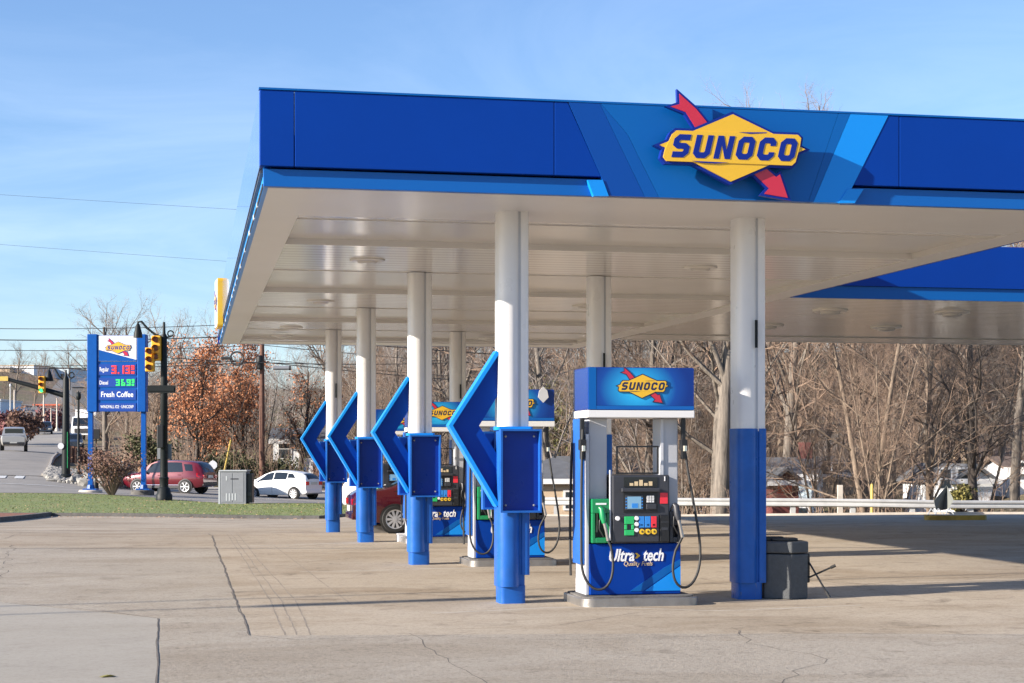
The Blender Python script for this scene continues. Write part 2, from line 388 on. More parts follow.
def text_mesh(mb, body, size, x, z, y, width=None, bold=0., shear=0., depth=.004, mi=0, align='CENTER', mx=None):
    c=bpy.data.curves.new('t','FONT'); c.body=body; c.size=size; c.offset=bold; c.shear=shear; c.align_x=align; c.align_y='CENTER'
    c.extrude=depth/2; c.resolution_u=3
    o=bpy.data.objects.new('t',c); col.objects.link(o)
    dg=bpy.context.evaluated_depsgraph_get(); dg.update(); me=o.evaluated_get(dg).to_mesh()
    vs=[v.co.copy() for v in me.vertices]; fs=[tuple(p.vertices) for p in me.polygons]
    o.evaluated_get(dg).to_mesh_clear(); bpy.data.objects.remove(o); bpy.data.curves.remove(c)
    if not vs: return
    xs=[v.x for v in vs]; k=1.
    if width: k=width/(max(xs)-min(xs))
    mb.add([(x+v.x*k, y-v.z, z+v.y) for v in vs], fs, mi, mx)
SEG={'0':'abcdef','1':'bc','2':'abged','3':'abgcd','4':'fgbc','5':'afgcd','6':'afgedc','7':'abc','8':'abcdefg','9':'abcdfg'}
def digit(mb, ch, x, z, w, h, t, y, d=.01, mi=0):
    e=t*.06
    S={'a':(x,x+w-t-e,z+h-t,z+h),'d':(x,x+w-t-e,z,z+t),'g':(x+t*.3,x+w-t-e,z+h/2-t/2,z+h/2+t/2),'f':(x,x+t,z+h/2+t/2+e,z+h-t-e),'b':(x+w-t,x+w,z+h/2+e,z+h),
       'e':(x,x+t,z+t+e,z+h/2-t/2-e),'c':(x+w-t,x+w,z,z+h/2-e)}
    for k in SEG[ch]:
        a=S[k]; mb.box(a[0],a[1],y-d,y,a[2],a[3],mi)

# ---------------------------------------------------------------- emblem
def ec(p): return ((p[0]-583)/503., -(p[1]-238-.035*(p[0]-583))/503.)
TAIL=[ec(p) for p in [(402,58),(460,108),(500,155),(458,170),(424,118),(372,100),(404,92)]]
HEAD=[ec(p) for p in [(655,318),(697,300),(737,333),(750,324),(778,402),(695,388),(712,370)]]
DIAM=[ec(p) for p in [(582,127),(835,243),(575,349),(332,228)]]
BAN=[ec(p) for p in [(374,192),(388,181),(808,195),(819,206),(815,232),(808,256),(799,286),(787,297),(354,281),(343,268),(350,240),(362,216)]]
def letters():
    H_=76/503.; w=58/503.; t=19/503.; c=9/503.; sl=.24
    x0,x1=t/2,w-t/2; y0,y1=t/2,H_-t/2; ym=H_/2
    S=[(x1+t*.3,y1),(x0+c,y1),(x0,y1-c),(x0,ym+c*.7),(x0+c,ym),(x1-c,ym),(x1,ym-c*.7),(x1,y0+c),(x1-c,y0),(x0-t*.3,y0)]
    U=[(x0,H_),(x0,y0+c),(x0+c,y0),(x1-c,y0),(x1,y0+c),(x1,H_)]
    O=[(x0,y0+c),(x0,y1-c),(x0+c,y1),(x1-c,y1),(x1,y1-c),(x1,y0+c),(x1-c,y0),(x0+c,y0)]
    C=[(x1,ym+t*.55),(x1,y1-c),(x1-c,y1),(x0+c,y1),(x0,y1-c),(x0,y0+c),(x0+c,y0),(x1-c,y0),(x1,y0+c),(x1,ym-t*.55)]
    return [('S',S),('U',U),('N',None),('O',O),('C',C),('O',O)],H_,w,t,sl
def emblem(W_, parent, yb, cx, cz, mats, sub=True, thick=1., rot=None):
    # mats: yellow, red, outline, ink ; front faces -y, back at y=yb
    Y,Rd,O_,K=mats
    tr=lambda poly:[(cx+p[0]*W_,cz+p[1]*W_) for p in poly]
    d=lambda k: yb-k*thick
    a=MB(); a2=MB()
    for poly,a_ in ((TAIL,a),(HEAD,a2)):
        a_.prism(tr(offset(poly,.016)),d(.05),yb,'y',1); a_.prism(tr(poly),d(.056),d(.05),'y',0)
    o=MB(); o.prism(tr(offset(DIAM,.018)),d(.075),yb,'y',0); o.prism(tr(offset(BAN,.017)),d(.083),yb,'y',0)
    y=MB(); y.prism(tr(DIAM),d(.092),d(.075),'y',0); y.prism(tr(BAN),d(.10),d(.083),'y',0)
    l=MB(); LT,h,w,t,sl=letters(); x=(366-583)/503.; zb=-h/2
    for nm,pts in LT:
        f=lambda p,x=x:(cx+(x+p[0]+sl*(p[1]))*W_, cz+(zb+p[1])*W_)
        if pts is None:
            for q in ([(0,0),(t,0),(t,h),(0,h)],[(t,h),(t,h*.62),(w-t,0),(w-t,h*.38)],[(w-t,0),(w,0),(w,h),(w-t,h)]):
                l.prism([f(p) for p in q],d(.104),d(.10),'y',0)
        else: stroke(l,pts,t,d(.104),d(.10),closed=(nm=='O'),tf=f)
        x+=73.5/503.
    for q in ([(600,187),(700,187),(697,190),(640,192)],[(440,281),(565,287),(520,290),(470,287)]):
        l.prism(tr([ec(p) for p in q]),d(.103),d(.10),'y',0)
    if sub:
        base=o.build('emblem',O_,parent); y.build('emblem_face',Y,base); a.build('arrow_tail',[Rd,O_],base); a2.build('arrow_head',[Rd,O_],base); l.build('emblem_lettering',K,base)
        return base
    m=MB()
    for mb_,mi in ((o,[2]),(y,[0]),(a,[1,2]),(a2,[1,2]),(l,[3])):
        n=len(m.v); m.v+=mb_.v; m.f+=[tuple(i+n for i in f) for f in mb_.f]; m.m+=[mi[k] for k in mb_.m]
    return m.build('emblem',[Y,Rd,O_,K],parent)

def rrect(x0,x1,y0,y1,r,n=4):
    out=[]
    for cx,cy,a0 in ((x1-r,y1-r,0),(x0+r,y1-r,90),(x0+r,y0+r,180),(x1-r,y0+r,270)):
        for k in range(n+1):
            a=R(a0+90*k/n); out.append((cx+r*math.cos(a),cy+r*math.sin(a)))
    return out

def build_split(mb, name, mats, parent=None, **k):
    par=list(range(len(mb.v)))
    def fd(a):
        while par[a]!=a: par[a]=par[par[a]]; a=par[a]
        return a
    for f in mb.f:
        for q in f[1:]: par[fd(q)]=fd(f[0])
    isl={}
    for fi,f in enumerate(mb.f): isl.setdefault(fd(f[0]),[]).append(fi)
    out=[]
    for fs in isl.values():
        m=MB(); mp={}
        for fi in fs:
            g=[]
            for q in mb.f[fi]:
                if q not in mp: mp[q]=len(m.v); m.v.append(mb.v[q])
                g.append(mp[q])
            m.f.append(tuple(g)); m.m.append(mb.m[fi])
        out.append(m.build(name,mats,parent,**k))
    return out
# ================================================================ THE GROUND
def sheet(name, near, far, nu, nv, m, off, kind='structure', label=None, power=1.0):
    # loft between two world polylines (lists of (x,y)), draped on the terrain
    def res(pl, n):
        P=[Vector(p) for p in pl]; L=[0]
        for i in range(1,len(P)): L.append(L[-1]+(P[i]-P[i-1]).length)
        out=[]
        for k in range(n):
            s=L[-1]*k/(n-1); i=1
            while i<len(P)-1 and L[i]<s: i+=1
            f=(s-L[i-1])/max(L[i]-L[i-1],1e-9); out.append(P[i-1].lerp(P[i],f))
        return out
    a=res(near,nu); b=res(far,nu)
    rows=[[a[i].lerp(b[i],(j/(nv-1))**power) for i in range(nu)] for j in range(nv)]
    xs=np.array([[p.x for p in r] for r in rows]); ys=np.array([[p.y for p in r] for r in rows]); hs=Hn(xs,ys)+off
    mb=MB(); mb.grid([[(xs[j,i],ys[j,i],hs[j,i]) for i in range(nu)] for j in range(nv)])
    return mb.build(name,m,smooth=80,kind=kind)
def X(px,Z): return ((px-512)*Z/F, Z)
def raised(name, near, far, nu, m, off, h, kind='structure'):
    o=sheet(name,near,far,nu,2,m,off+h,kind)      # top
    me=o.data; vs=[v.co.copy() for v in me.vertices]; n=nu
    mb=MB(); top=[tuple(v) for v in vs]; bot=[(v.x,v.y,v.z-h-.25) for v in vs]
    mb.v=top+bot; k=len(top)
    for i in range(n-1):
        mb.f+=[(i,i+1,n+i+1,n+i),(k+i,k+i+1,i+1,i),(n+i,n+i+1,k+n+i+1,k+n+i)]
    mb.f+=[(0,n,k+n,k),(n-1,k+n-1,k+2*n-1,2*n-1)]; mb.m=[0]*len(mb.f)
    bpy.data.objects.remove(o)
    return mb.build(name,m,kind=kind)
# base terrain: one sheet out to the horizon
ys_=[-60,-20,0,15,30,33,36,39,42]+list(np.arange(45,112,1.6))+list(np.geomspace(113,900,46))+[1200,1800,3000]
rows=[]
for yy in ys_:
    wv=max(70,yy*.55) if yy<1000 else yy*1.2
    rows.append([(x,yy) for x in np.linspace(-wv,wv,140)])
xs=np.array([[p[0] for p in r] for r in rows]); ys=np.array([[p[1] for p in r] for r in rows])
hs=Hn(xs,ys)-.06
mb=MB(); mb.grid([[(xs[j,i],ys[j,i],hs[j,i]) for i in range(140)] for j in range(len(rows))])
mb.build('terrain',M['litter'],smooth=80,kind='structure')

lot_far=[(-60,60),X(-250,59.5),X(0,59),X(100,58.8),X(200,58.4),X(320,58),X(345,59),X(420,60),X(480,58),X(545,54.2),X(620,54),X(800,53.6),X(1024,53.6),(40,54),(70,54)]
sheet('forecourt',[(-60,-15),(70,-15)],lot_far,90,70,M['slab'],.0)
# greyer worn apron left of the seam, and a smoother patch in front
def gp(px,py,z=0.0):   # ground point on the flat forecourt from a pixel (only used to lay out slabs)
    Z=F*HC/(py-HZ); return ((px-512)*Z/F, Z)
def flat(name,pts,m,z,kind='structure'):
    mb=MB(); mb.add([(p[0],p[1],z) for p in pts],[tuple(range(len(pts)))]); return mb.build(name,m,kind=kind)
seamA=gp(250,636); seamB=gp(208,529); 
flat('worn_apron',[gp(-260,640),(-40,8),(-8,4),(20,4),(20,gp(512,640)[1]+.3),gp(640,634),seamA,gp(236,600),gp(222,562),gp(216.5,549),(-40,gp(216,549)[1])][::1],M['slabgrey'],.004)
flat('concrete_patch',[gp(-200,604),gp(0,603),gp(158,619),gp(157,683),gp(156,1000),(-6,4)],M['patch'],.0075)
def ribbon(mb,pts,w,z,wob=.0,seg=.25):
    P=[Vector(p) for p in pts]; out=[]
    for i in range(len(P)-1):
        n=max(1,int((P[i+1]-P[i]).length/seg))
        for k in range(n): out.append(P[i].lerp(P[i+1],k/n))
    out.append(P[-1]); L=[];Rr=[]
    o=0
    for i,p in enumerate(out):
        d=(out[min(i+1,len(out)-1)]-out[max(i-1,0)]).normalized(); nn=Vector((-d.y,d.x))
        o=o*.7+random.gauss(0,wob); ww=w*(1+random.uniform(-.4,.4)) if wob else w
        q=p+nn*o
        zz=H(q.x,q.y)
        L.append((q.x+nn.x*ww/2,q.y+nn.y*ww/2,z+zz)); Rr.append((q.x-nn.x*ww/2,q.y-nn.y*ww/2,z+zz))
    mb.grid([Rr,L][::-1])
mb=MB()
ribbon(mb,[gp(158,619),gp(157,683),gp(156,900)],.014,.0085,.004)
ribbon(mb,[gp(0,603),gp(100,611),gp(158,619)],.008,.0085,.004)
ribbon(mb,[gp(-200,604),gp(0,603)],.008,.0085,.004)
ribbon(mb,[seamA,gp(236,600),gp(222,562),gp(209,532)],.016,.0052,.008)
ribbon(mb,[seamA,gp(300,640),gp(420,636),gp(560,640),gp(800,634),gp(1024,636),gp(1300,640)],.009,.0052,.02)
ribbon(mb,[gp(408,634),gp(440,655),gp(482,690),gp(520,760)],.009,.0052,.03)
ribbon(mb,[gp(730,628),gp(790,650),gp(815,660),gp(822,672),gp(815,700)],.009,.0052,.08)
ribbon(mb,[gp(0,540),gp(18,533),gp(60,531)],.012,.0052,.02)
ribbon(mb,[gp(0,578),gp(14,560),gp(17,545)],.012,.0052,.05)
ribbon(mb,[gp(860,585),gp(900,580),gp(960,580),gp(1024,574)],.010,.0012,.03)
ribbon(mb,[gp(560,625),gp(640,612),gp(780,606),gp(1024,598),gp(1200,594)],.008,.0012,.01)
ribbon(mb,[gp(700,560),gp(790,553),gp(900,547)],.012,.0012,.02)
ribbon(mb,[gp(0,538),gp(208,540)],.012,.0012,.02)
mb.build('pavement_cracks',M['crack'],kind='structure')
mb=MB()
for dx in (0,11,26): ribbon(mb,[gp(285+dx*1.0,635),gp(270+dx,600),gp(248+dx*.55,565),gp(226+dx*.4,532)],.014,.0012,.004)
for v_,ua,ub in ((15.4,-2.2,14),(21.9,-1.2,16),(24.6,-1.0,16),(29.2,-.8,16),(31.8,-.6,14)):
    a_=UV(ua,v_); b_=UV(ub,v_); ribbon(mb,[(a_.x,a_.y),(b_.x,b_.y)],.010,.0012,.003,.6)
for u_,va,vb in ((2.2,19.4,32),(8.7,15.4,32),(12.6,15.4,32)):
    a_=UV(u_,va); b_=UV(u_,vb); ribbon(mb,[(a_.x,a_.y),(b_.x,b_.y)],.012,.0016,.003,.6)
mb.build('saw_cut_grooves',M['groove'],kind='structure')
mb=MB()
ribbon(mb,[gp(250,546),gp(420,541),gp(600,536)],.05,.0014,.01)
ribbon(mb,[gp(430,613),gp(590,606.5),gp(720,611),gp(860,605)],.03,.0014,.02)
ribbon(mb,[gp(300,572),gp(430,569),gp(600,566)],.05,.0014,.02)
mb.build('slab_joint_sealant',M['groovelight'],kind='structure')

# grass strip, kerb, mulch bed
gfar=[(-50,80),X(-200,78),X(0,78),X(100,81),X(150,79.5),X(200,74),X(240,71.2),X(330,71),X(430,70),X(500,66)]
gnear=[(-50,60),X(-200,59.7),X(0,59.3),X(100,59.1),X(200,58.7),X(320,58.3),X(345,59.3),X(420,60.3),X(480,58.3),X(500,57.6)]
sheet('grass_strip',gnear,gfar,80,16,M['grass'],.05)
lotk=[p for p in lot_far if p[0]<=X(546,54.2)[0]]
def shift(pl,dy,dx=0): return [(p[0]+dx,p[1]+dy) for p in pl]
kl=[(-50,59.8),X(-200,59.5),X(0,59),X(100,58.8),X(200,58.4),X(320,58),X(345,59),X(420,60),X(480,58),X(545,54.2)]
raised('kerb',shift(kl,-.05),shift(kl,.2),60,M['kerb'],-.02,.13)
kr=[X(545,54.2),X(620,54),X(800,53.6),X(1024,53.6),(40,54),(60,54)]
raised('kerb',shift(kr,-.1),shift(kr,.75),60,M['kerbpale'],-.03,.1)
# a tongue of mulch with its own kerb at the far left
raised('mulch_bed',[(-40,52),(-20,50),X(-20,50),X(12,54.5),X(46,58.9)],[(-40,60),(-24,60),X(-20,59.3),X(20,59.3),X(48,59.3)],20,M['mulch'],0,.1)
raised('kerb',[(-40,51.7),(-20,49.7),X(-20,49.6),X(14,54.0),X(52,58.9)],[(-40,51.95),(-20,49.95),X(-20,49.9),X(12,54.4),X(46,58.95)],20,M['kerb'],0,.14)
# roads
sheet('cross_street',shift(gfar,-.2),[(-70,104),X(-300,100),X(-60,100),X(20,100),X(70,99),X(110,97),X(150,98),X(220,104),X(330,103),X(420,100),X(520,96)],80,14,M['asphalt'],.06)
sheet('uphill_street',[(-46,99),X(-120,99.5),X(-60,99.5),X(0,99.5),X(42,99)],[X(60,620),X(66,620),X(88,620),X(96,620),X(100,620)],12,60,M['asphalt'],.09,power=1.8)
raised('kerb',[X(50,99),X(70,98),X(112,96.5),X(150,97.5),X(220,103.5),X(330,102.5),X(420,99.5)],[X(52,101),X(72,100.5),X(112,99),X(150,100),X(220,106),X(330,105),X(420,102)],50,M['walk'],-.02,.14)
# crosswalk bars and stop line painted on the street
mb=MB()
for px0 in (-40,-22,-4,14):
    a=X(px0,95.0); b=X(px0+9,95.0); c=X(px0+11,98.6); d=X(px0+2,98.6)
    mb.add([(p[0],p[1],H(*p)+.085) for p in (a,b,c,d)],[(0,1,2,3)])
for (p0,p1,Z0,Z1) in ((-60,64,88.3,88.6),):
    n=20; mb.grid([[(X(p0+(p1-p0)*i/n,Z0)[0],Z0,H(*X(p0+(p1-p0)*i/n,Z0))+.08) for i in range(n+1)],[(X(p0+(p1-p0)*i/n,Z1)[0],Z1,H(*X(p0+(p1-p0)*i/n,Z1))+.08) for i in range(n+1)]])
mb.build('road_markings',M['marking'],kind='structure')
# grass tufts on the strip
mb=MB(); rnd=random.Random(3)
for i in range(20000):
    t=rnd.random(); px=rnd.uniform(-60,500); Z0=59.2; Z1=np.interp(px,[-60,0,100,150,200,240,500],[78,78,81,79,74,71,66])
    Z=Z0+(Z1-Z0)*rnd.random(); x=(px-512)*Z/F; z=H(x,Z)+.04; h=rnd.uniform(.015,.04); a=rnd.random()*6.28; w=rnd.uniform(.01,.035)
    dx,dy=math.cos(a)*w,math.sin(a)*w; lx,ly=rnd.uniform(-.04,.04),rnd.uniform(-.04,.04)
    mb.add([(x-dx,Z-dy,z),(x+dx,Z+dy,z),(x+lx,Z+ly,z+h)],[(0,1,2)])
tag(mb.build('grass',M['blade']),'short green lawn grass on the strip between forecourt and street','grass',kind='stuff')

# ================================================================ MAIN CANOPY
HS=4.40           # soffit height
def fc(px,py,v):  # pixel -> (u,h) on the plane v = const
    s=(px-512)/F; u=v*(SA+s*CA)/(CA-s*SA); Z=u*SA+v*CA; return (u, HC+(HZ-py)*Z/F)
V0=17.95; VB=44.2; UL0=1.15; UL1=1.72; UR=10.9
def ul(v): return UL0+(UL1-UL0)*(v-V0)/(VB-V0)
canopy=thing('fuel_canopy','large flat blue canopy over the fuel pumps with a yellow diamond emblem in front','canopy',(0,0,0),A)
HT=5.37; HM=4.60   # top of fascia, split between upper panel and lower strip
top=lambda px: (px, 93+(px-264)*.0382)
bot=lambda px: (px, 188+(px-264)*.0320-3)
def online(pt,pb,h):
    a=fc(*pt,V0); b=fc(*pb,V0); f=(h-a[1])/(b[1]-a[1]); return (a[0]+(b[0]-a[0])*f,h)
u555=online(top(567),bot(608),5.37)[0]; u590=online(top(567),bot(608),4.60)[0]; u605=fc(606,197,V0)[0]
u880=online(top(886),bot(842),5.37)[0]; u850=online(top(886),bot(842),4.60)[0]
UE=13.6           # the front fascia runs on past the frame
UE=UR+.02
# dark upper panels
mb=MB()
seams=[UL0-.06,fc(294,95,V0)[0]]
yF=V0-.06
a,b=seams; mb.box(a,b-.004,yF,V0+.06,HM,HT)
um=fc(553,104,V0)[0]; mb.box(b+.004,um-.003,yF,V0+.06,HM,HT); mb.prism([(um+.003,HM),(u590,HM),(u555,HT),(um+.003,HT)],yF,V0+.06,'y')
usR=fc(897,120,V0)[0]
mb.prism([(u850,HM),(usR-.004,HM),(usR-.004,HT),(u880,HT)],yF,V0+.06,'y')
mb.box(usR+.004,UE,yF,V0+.06,HM,HT)
build_split(mb,'fascia_panel',M['blue'],canopy,bevel=.006)
# light lower strip, set back
mb=MB(); mb.box(UL0-.02,u605-.02,V0,V0+.08,HS-.0,HM-.02)
mb.box(u850-.1,UE,V0,V0+.08,HS,HM-.02)
build_split(mb,'fascia_strip',M['strip'],canopy,bevel=.004)
# return piece at the end of the strip
mb=MB(); mb.prism([fc(586,181,V0),fc(601,181,V0),fc(607,197,V0),fc(592,197,V0)],V0-.075,V0+.0,'y'); mb.prism([fc(845,190,V0),fc(861,190,V0),fc(852,204,V0),fc(836,204,V0)],V0-.075,V0,'y')
build_split(mb,'fascia_end_cap',M['cyan'],canopy)
# centre graphic: flush plates tiled side by side
def plate(name,pts,m,y=None):
    q=[fc(*p,V0) for p in pts]; q=[(a,5.37 if b>5.3 else (4.40 if b<4.47 else b)) for a,b in q]
    mb=MB(); mb.prism(q,V0-.065 if y is None else y,V0+.03,'y'); return mb.build(name,m,canopy)
plate('fascia_graphic',[top(567),top(598),bot(643),bot(608)],M['bluemid'])
plate('fascia_graphic',[top(598.3),top(599),(622,131),(626,136),bot(657),bot(643.3)],M['bluemid2'])
plate('fascia_graphic',[top(599.3),top(836),bot(806),bot(657.3),(626.3,136),(622.3,131)],M['bluefield'])
plate('fascia_graphic',[top(836.3),top(848),bot(811),bot(806.3)],M['bluefield'])
plate('fascia_graphic',[top(848.3),top(886),bot(842),bot(811.3)],M['cyan'])
# thin parapet cap line
mb=MB(); mb.box(UL0-.07,UE,V0-.07,V0+.02,HT+.002,HT+.022); mb.build('fascia_cap',M['bluefield'],canopy)
# left fascia (skewed in plan), upper panel + strip, built as long prisms
def skew(mb,du0,du1,z0,z1,v0=V0,v1=VB,mi=0):
    mb.prism([(ul(v0)+du0,v0),(ul(v0)+du1,v0),(ul(v1)+du1,v1),(ul(v1)+du0,v1)],z0,z1,'z',mi)
M['sidealu']=mat('fascia_side',(.05,.16,.50),.12,coat=.6,metal=.2)
mb=MB(); skew(mb,-.06,.06,HM,HT,V0+.062,VB+.06); mb.build('side_fascia_panel',M['sidealu'],canopy)
mb=MB(); skew(mb,-.015,.06,HS,HM-.02,V0+.082,VB); mb.build('side_fascia_strip',M['cyan'],canopy)
mb=MB(); skew(mb,-.05,.03,HM-.05,HM-.021,V0+.1,VB); skew(mb,-.03,.0,HS+.01,HS+.04,V0+.1,VB); build_split(mb,'side_gutter',M['char'],canopy)
# little drip clips along the left edge
mb=MB()
for i in range(17):
    v=V0+1.5+i*1.5+.6*math.sin(i*5.3); uu=ul(v); mb.box(uu-.03,uu-.016,v,v+.08+.06*(i%3),HS-.006,HS+.05)
build_split(mb,'edge_clip',M['lgrey'],canopy)
# far and right fascia
mb=MB(); mb.box(ul(VB)-.06,UR+.06,VB+.062,VB+.16,HS,HT); mb.box(UR+.002,UR+.06,V0+.062,28.9,HS,HT); mb.box(UR+.002,UR+.06,40.4,VB+.06,HS,HT); build_split(mb,'rear_fascia',M['blue'],canopy)
# roof deck
mb=MB(); mb.prism([(UL0+.07,V0+.09),(UR,V0+.09),(UR,VB),(ul(VB)+.07,VB)],HT-.5,HT-.42,'z'); mb.build('roof',M['galv'],canopy)
# soffit: perimeter border, ribbed deck, recessed smooth pans
BW=.46
def quadsheet(mb,u0a,u1a,v0,v1,z,mi=0,u0b=None,u1b=None):
    mb.add([(u0a,v0,z),(u0b if u0b is not None else u0a,v1,z),(u1b if u1b is not None else u1a,v1,z),(u1a,v0,z)],[(0,1,2,3)],mi)
mb=MB()
mb.prism([(ul(V0+.08)+.03,V0+.081),(ul(V0+.08)+BW,V0+.081),(ul(VB)+BW,VB),(ul(VB)+.03,VB)],HS-.004,HS+.06,'z')
mb.box(ul(V0)+BW+.006,UR-BW-.006,V0+.081,V0+BW+1.7,HS,HS+.06)
mb.box(UR-BW,UR,V0+.081,VB,HS-.004,HS+.06)
mb.box(ul(VB)+BW+.006,UR-BW-.006,VB-1.1,VB,HS,HS+.06)
build_split(mb,'soffit_border',M['border'],canopy)
VR=[19.4,26.3,33.0,39.0]
vcur=V0+BW+1.706; deck=MB(); pan=MB(); face=MB()
inL=lambda v: ul(v)+BW+.004
inR=UR-BW-.004
for k,vr in enumerate(VR):
    r0=vr+1.0 if k==0 else vr-.1; r1=vr+3.5
    r0=max(r0,vcur)
    if r0>vcur: quadsheet(deck,inL(vcur),inR,vcur,r0,HS+.012,0,inL(r0),inR)
    z1=HS+.08
    quadsheet(pan,inL(r0),inR,r0,r1,z1,0,inL(r1),inR)
    pan.add([(inL(r0),r0,HS),(inR,r0,HS),(inR,r0,z1),(inL(r0),r0,z1)],[(0,1,2,3)])
    pan.add([(inL(r0),r0,HS),(inL(r0),r0,z1),(inL(r1),r1,z1),(inL(r1),r1,HS)],[(0,1,2,3)])
    pan.add([(inR,r0,HS),(inR,r1,HS),(inR,r1,z1),(inR,r0,z1)],[(0,1,2,3)])
    face.add([(inL(r1),r1,HS),(inL(r1),r1,z1),(inR,r1,z1),(inR,r1,HS)],[(0,1,2,3)])
    vcur=r1
quadsheet(deck,inL(vcur),inR,vcur,VB-1.106,HS+.012,0,inL(VB-1.1),inR)
build_split(deck,'soffit_deck',M['soffit'],canopy); pan.build('soffit_pan',M['pan'],canopy); build_split(face,'soffit_step',M['border'],canopy)
# recessed light fixtures
for k,vr in enumerate(VR):
    for uu in (3.0,7.9):
        vv=vr+5.2 if k<3 else vr+2
        f=MB(); f.lathe([(.25,0),(.25,-.02),(.20,-.035),(.15,-.025)],24,0,Matrix.Translation((uu,vv,HS+.012))); o=f.build('canopy_light',M['pan'],canopy,smooth=40)
        g=MB(); g.lathe([(.15,-.02),(.13,-.05),(.07,-.06)],20,0,Matrix.Translation((uu,vv,HS+.012))); g.build('lens',M['lens'],o,smooth=50)
# the big emblem on the front, standing off the fascia
EM=(M['yellow'],M['red'],M['navy'],M['navy'])
e0=fc(731,149,V0-.2); wE=fc(803,149,V0-.2)[0]-fc(658,149,V0-.2)[0]
emb=emblem(wE,canopy,V0-.17,e0[0],e0[1],EM,True,1.1)
mb=MB()
for dx,dz in ((-.3,.05),(.3,.05),(0,-.2),(0,.2)): mb.box(e0[0]+dx-.03,e0[0]+dx+.03,V0-.17,V0-.064,e0[1]+dz-.03,e0[1]+dz+.03)
build_split(mb,'emblem_bracket',M['char'],canopy)
# side emblem near the far left corner
ve=38.6; so=thing('side_emblem_pivot','x','x'); del so['label']; del so['category']; so.name='side_emblem'; so.parent=canopy
so.location=(ul(ve)-.065,ve,4.95); so.rotation_euler=(0,0,-R(90)+R(1.2))
sb=MB(); sb.prism(rrect(-.40,.40,-.56,.50,.06,3),-.11,0,'y'); eb=sb.build('emblem_box',M['yellow'],so); sb=MB(); sb.prism(rrect(-.38,.38,-.54,.48,.06,3),-.13,-.111,'y'); sb.build('emblem_panel',M['white'],eb)
emblem(.72,eb,-.131,0,0,EM,False,.2)

# columns
MAIN=rrect(-.17,.066,-.19,.19,.10,5); SIDE=rrect(.074,.17,-.15,.15,.02,2); CORE=rrect(-.14,.13,-.14,.14,.03,2)
MAINB=rrect(-.18,.078,-.20,.20,.11,5); SIDEB=rrect(.085,.18,-.165,.165,.025,2); FOOT=rrect(-.155,.135,-.165,.165,.05,3)
for k,vr in enumerate(VR):
    for side,uu in ((0,4.0),(1,6.8)):
        split=1.97
        T=lambda pl:[(uu+p[0],vr+p[1]) for p in pl]
        mb=MB(); mb.prism(T(MAIN),split-.03,HS+.004,'z'); mb.prism(T(SIDE),split-.03,HS+.004,'z'); c0_=MB(); c0_.prism(T(CORE),split,HS,'z')
        c=mb.build('column',M['white'],canopy,smooth=30); c0_.build('column_core',M['grey'],c)
        b=MB(); b.prism(T(CORE),-.1,split-.005,'z'); b.prism(T(MAINB),.19,split,'z'); b.prism(T(SIDEB),.19 if side else .32,split,'z'); b.build('column_wrap',M['blueb'],c,smooth=30)
        f=MB(); f.prism(T(FOOT),-.2,.20,'z'); f.build('column_foot',M['blueb'],c,smooth=30)
        if side==1 or k==3:
            q=MB(); q.box(uu+.02,uu+.05,vr-.215,vr-.2,2.9,3.22); q.build('conduit_stub',M['darkpole'],c)

# arrow signs hung on the left columns
CHX=[(-.165,2.80),(-.69,1.995),(-.165,1.12),(-.165,1.66),(-.38,1.995),(-.165,2.34)]
BOLT=[]
names=['nearest and largest blue arrow sign, on the front left canopy column','second blue arrow sign from the front, pointing left between the nearest and the third','third blue arrow sign from the front, its column standing before the burgundy car tail','farthest and smallest blue arrow sign, leftmost of the row, beside the white hatchback']
arrow=None
for k,vr in enumerate(VR):
    if arrow is None:
        t=thing('arrow_sign',names[0],'sign',UV(4.0,vr),A,'blue left pointing arrow signs on the canopy columns')
        mb=MB(); mb.prism(CHX,-.05,.07,'y'); mb.build('arrow_panel',M['blue'],t)
        mb=MB()
        for (p,q) in ((CHX[0],CHX[1]),(CHX[1],CHX[2])):
            dx,dz=q[0]-p[0],q[1]-p[1]; L=math.hypot(dx,dz); nx,nz=dz/L,-dx/L
            if nx>0: nx,nz=-nx,-nz
            e=.0; w=.032
            if p==CHX[0]: quad=[p,(q[0],q[1]),(q[0]-.045,q[1]),(p[0]+nx*w,p[1]+nz*w+.02)]
            else: quad=[p,q,(q[0]+nx*w,q[1]+nz*w-.02),(p[0]-.045,p[1])]
            mb.prism(quad,-.115,.095,'y')
        mb.build('arrow_rim',M['cyan'],t)
        for s,(x0,x1),(z0,z1) in ((-1,(-.19,.275),(1.025,1.955)),(1,(-.285,.185),(1.045,1.935))):
            y0,y1=(-.34,-.222) if s<0 else (.222,.34)
            mb=MB(); w=.022
            back=(y1-.03,y1) if s<0 else (y0,y0+.03)
            mb.box(x0+w,x1-w,back[0],back[1],z0+w,z1-w); o=mb.build('sign_tray',M['tray'],t)
            fr=MB(); fr.box(x0,x0+w,y0,y1,z0,z1); fr.box(x1-w,x1,y0,y1,z0,z1); fr.box(x0+w,x1-w,y0,y1,z0,z0+w); fr.box(x0+w,x1-w,y0,y1,z1-w,z1); fr.build('tray_rim',M['blueb'],o)
            if s<0:
                for bx,bz in ((x0+.07,z0+.08),(x1-.07,z0+.08),(x0+.07,z1-.08),(x1-.07,z1-.08)):
                    q_=MB(); q_.lathe([(.014,0),(.014,.012),(.006,.016)],8,0,Matrix.Translation((bx,back[0],bz))@Matrix.Rotation(R(90),4,'X')); q_.build('bolt',M['steel'],o)
        mb=MB(); mb.prism(rrect(-.21,.205,-.222,.222,.03,2),1.945,1.985,'z'); mb.build('sign_collar',M['cyan'],t)
        arrow=t
    else:
        t=copy_tree(arrow); t.location=UV(4.0,vr); t['label']=names[k]

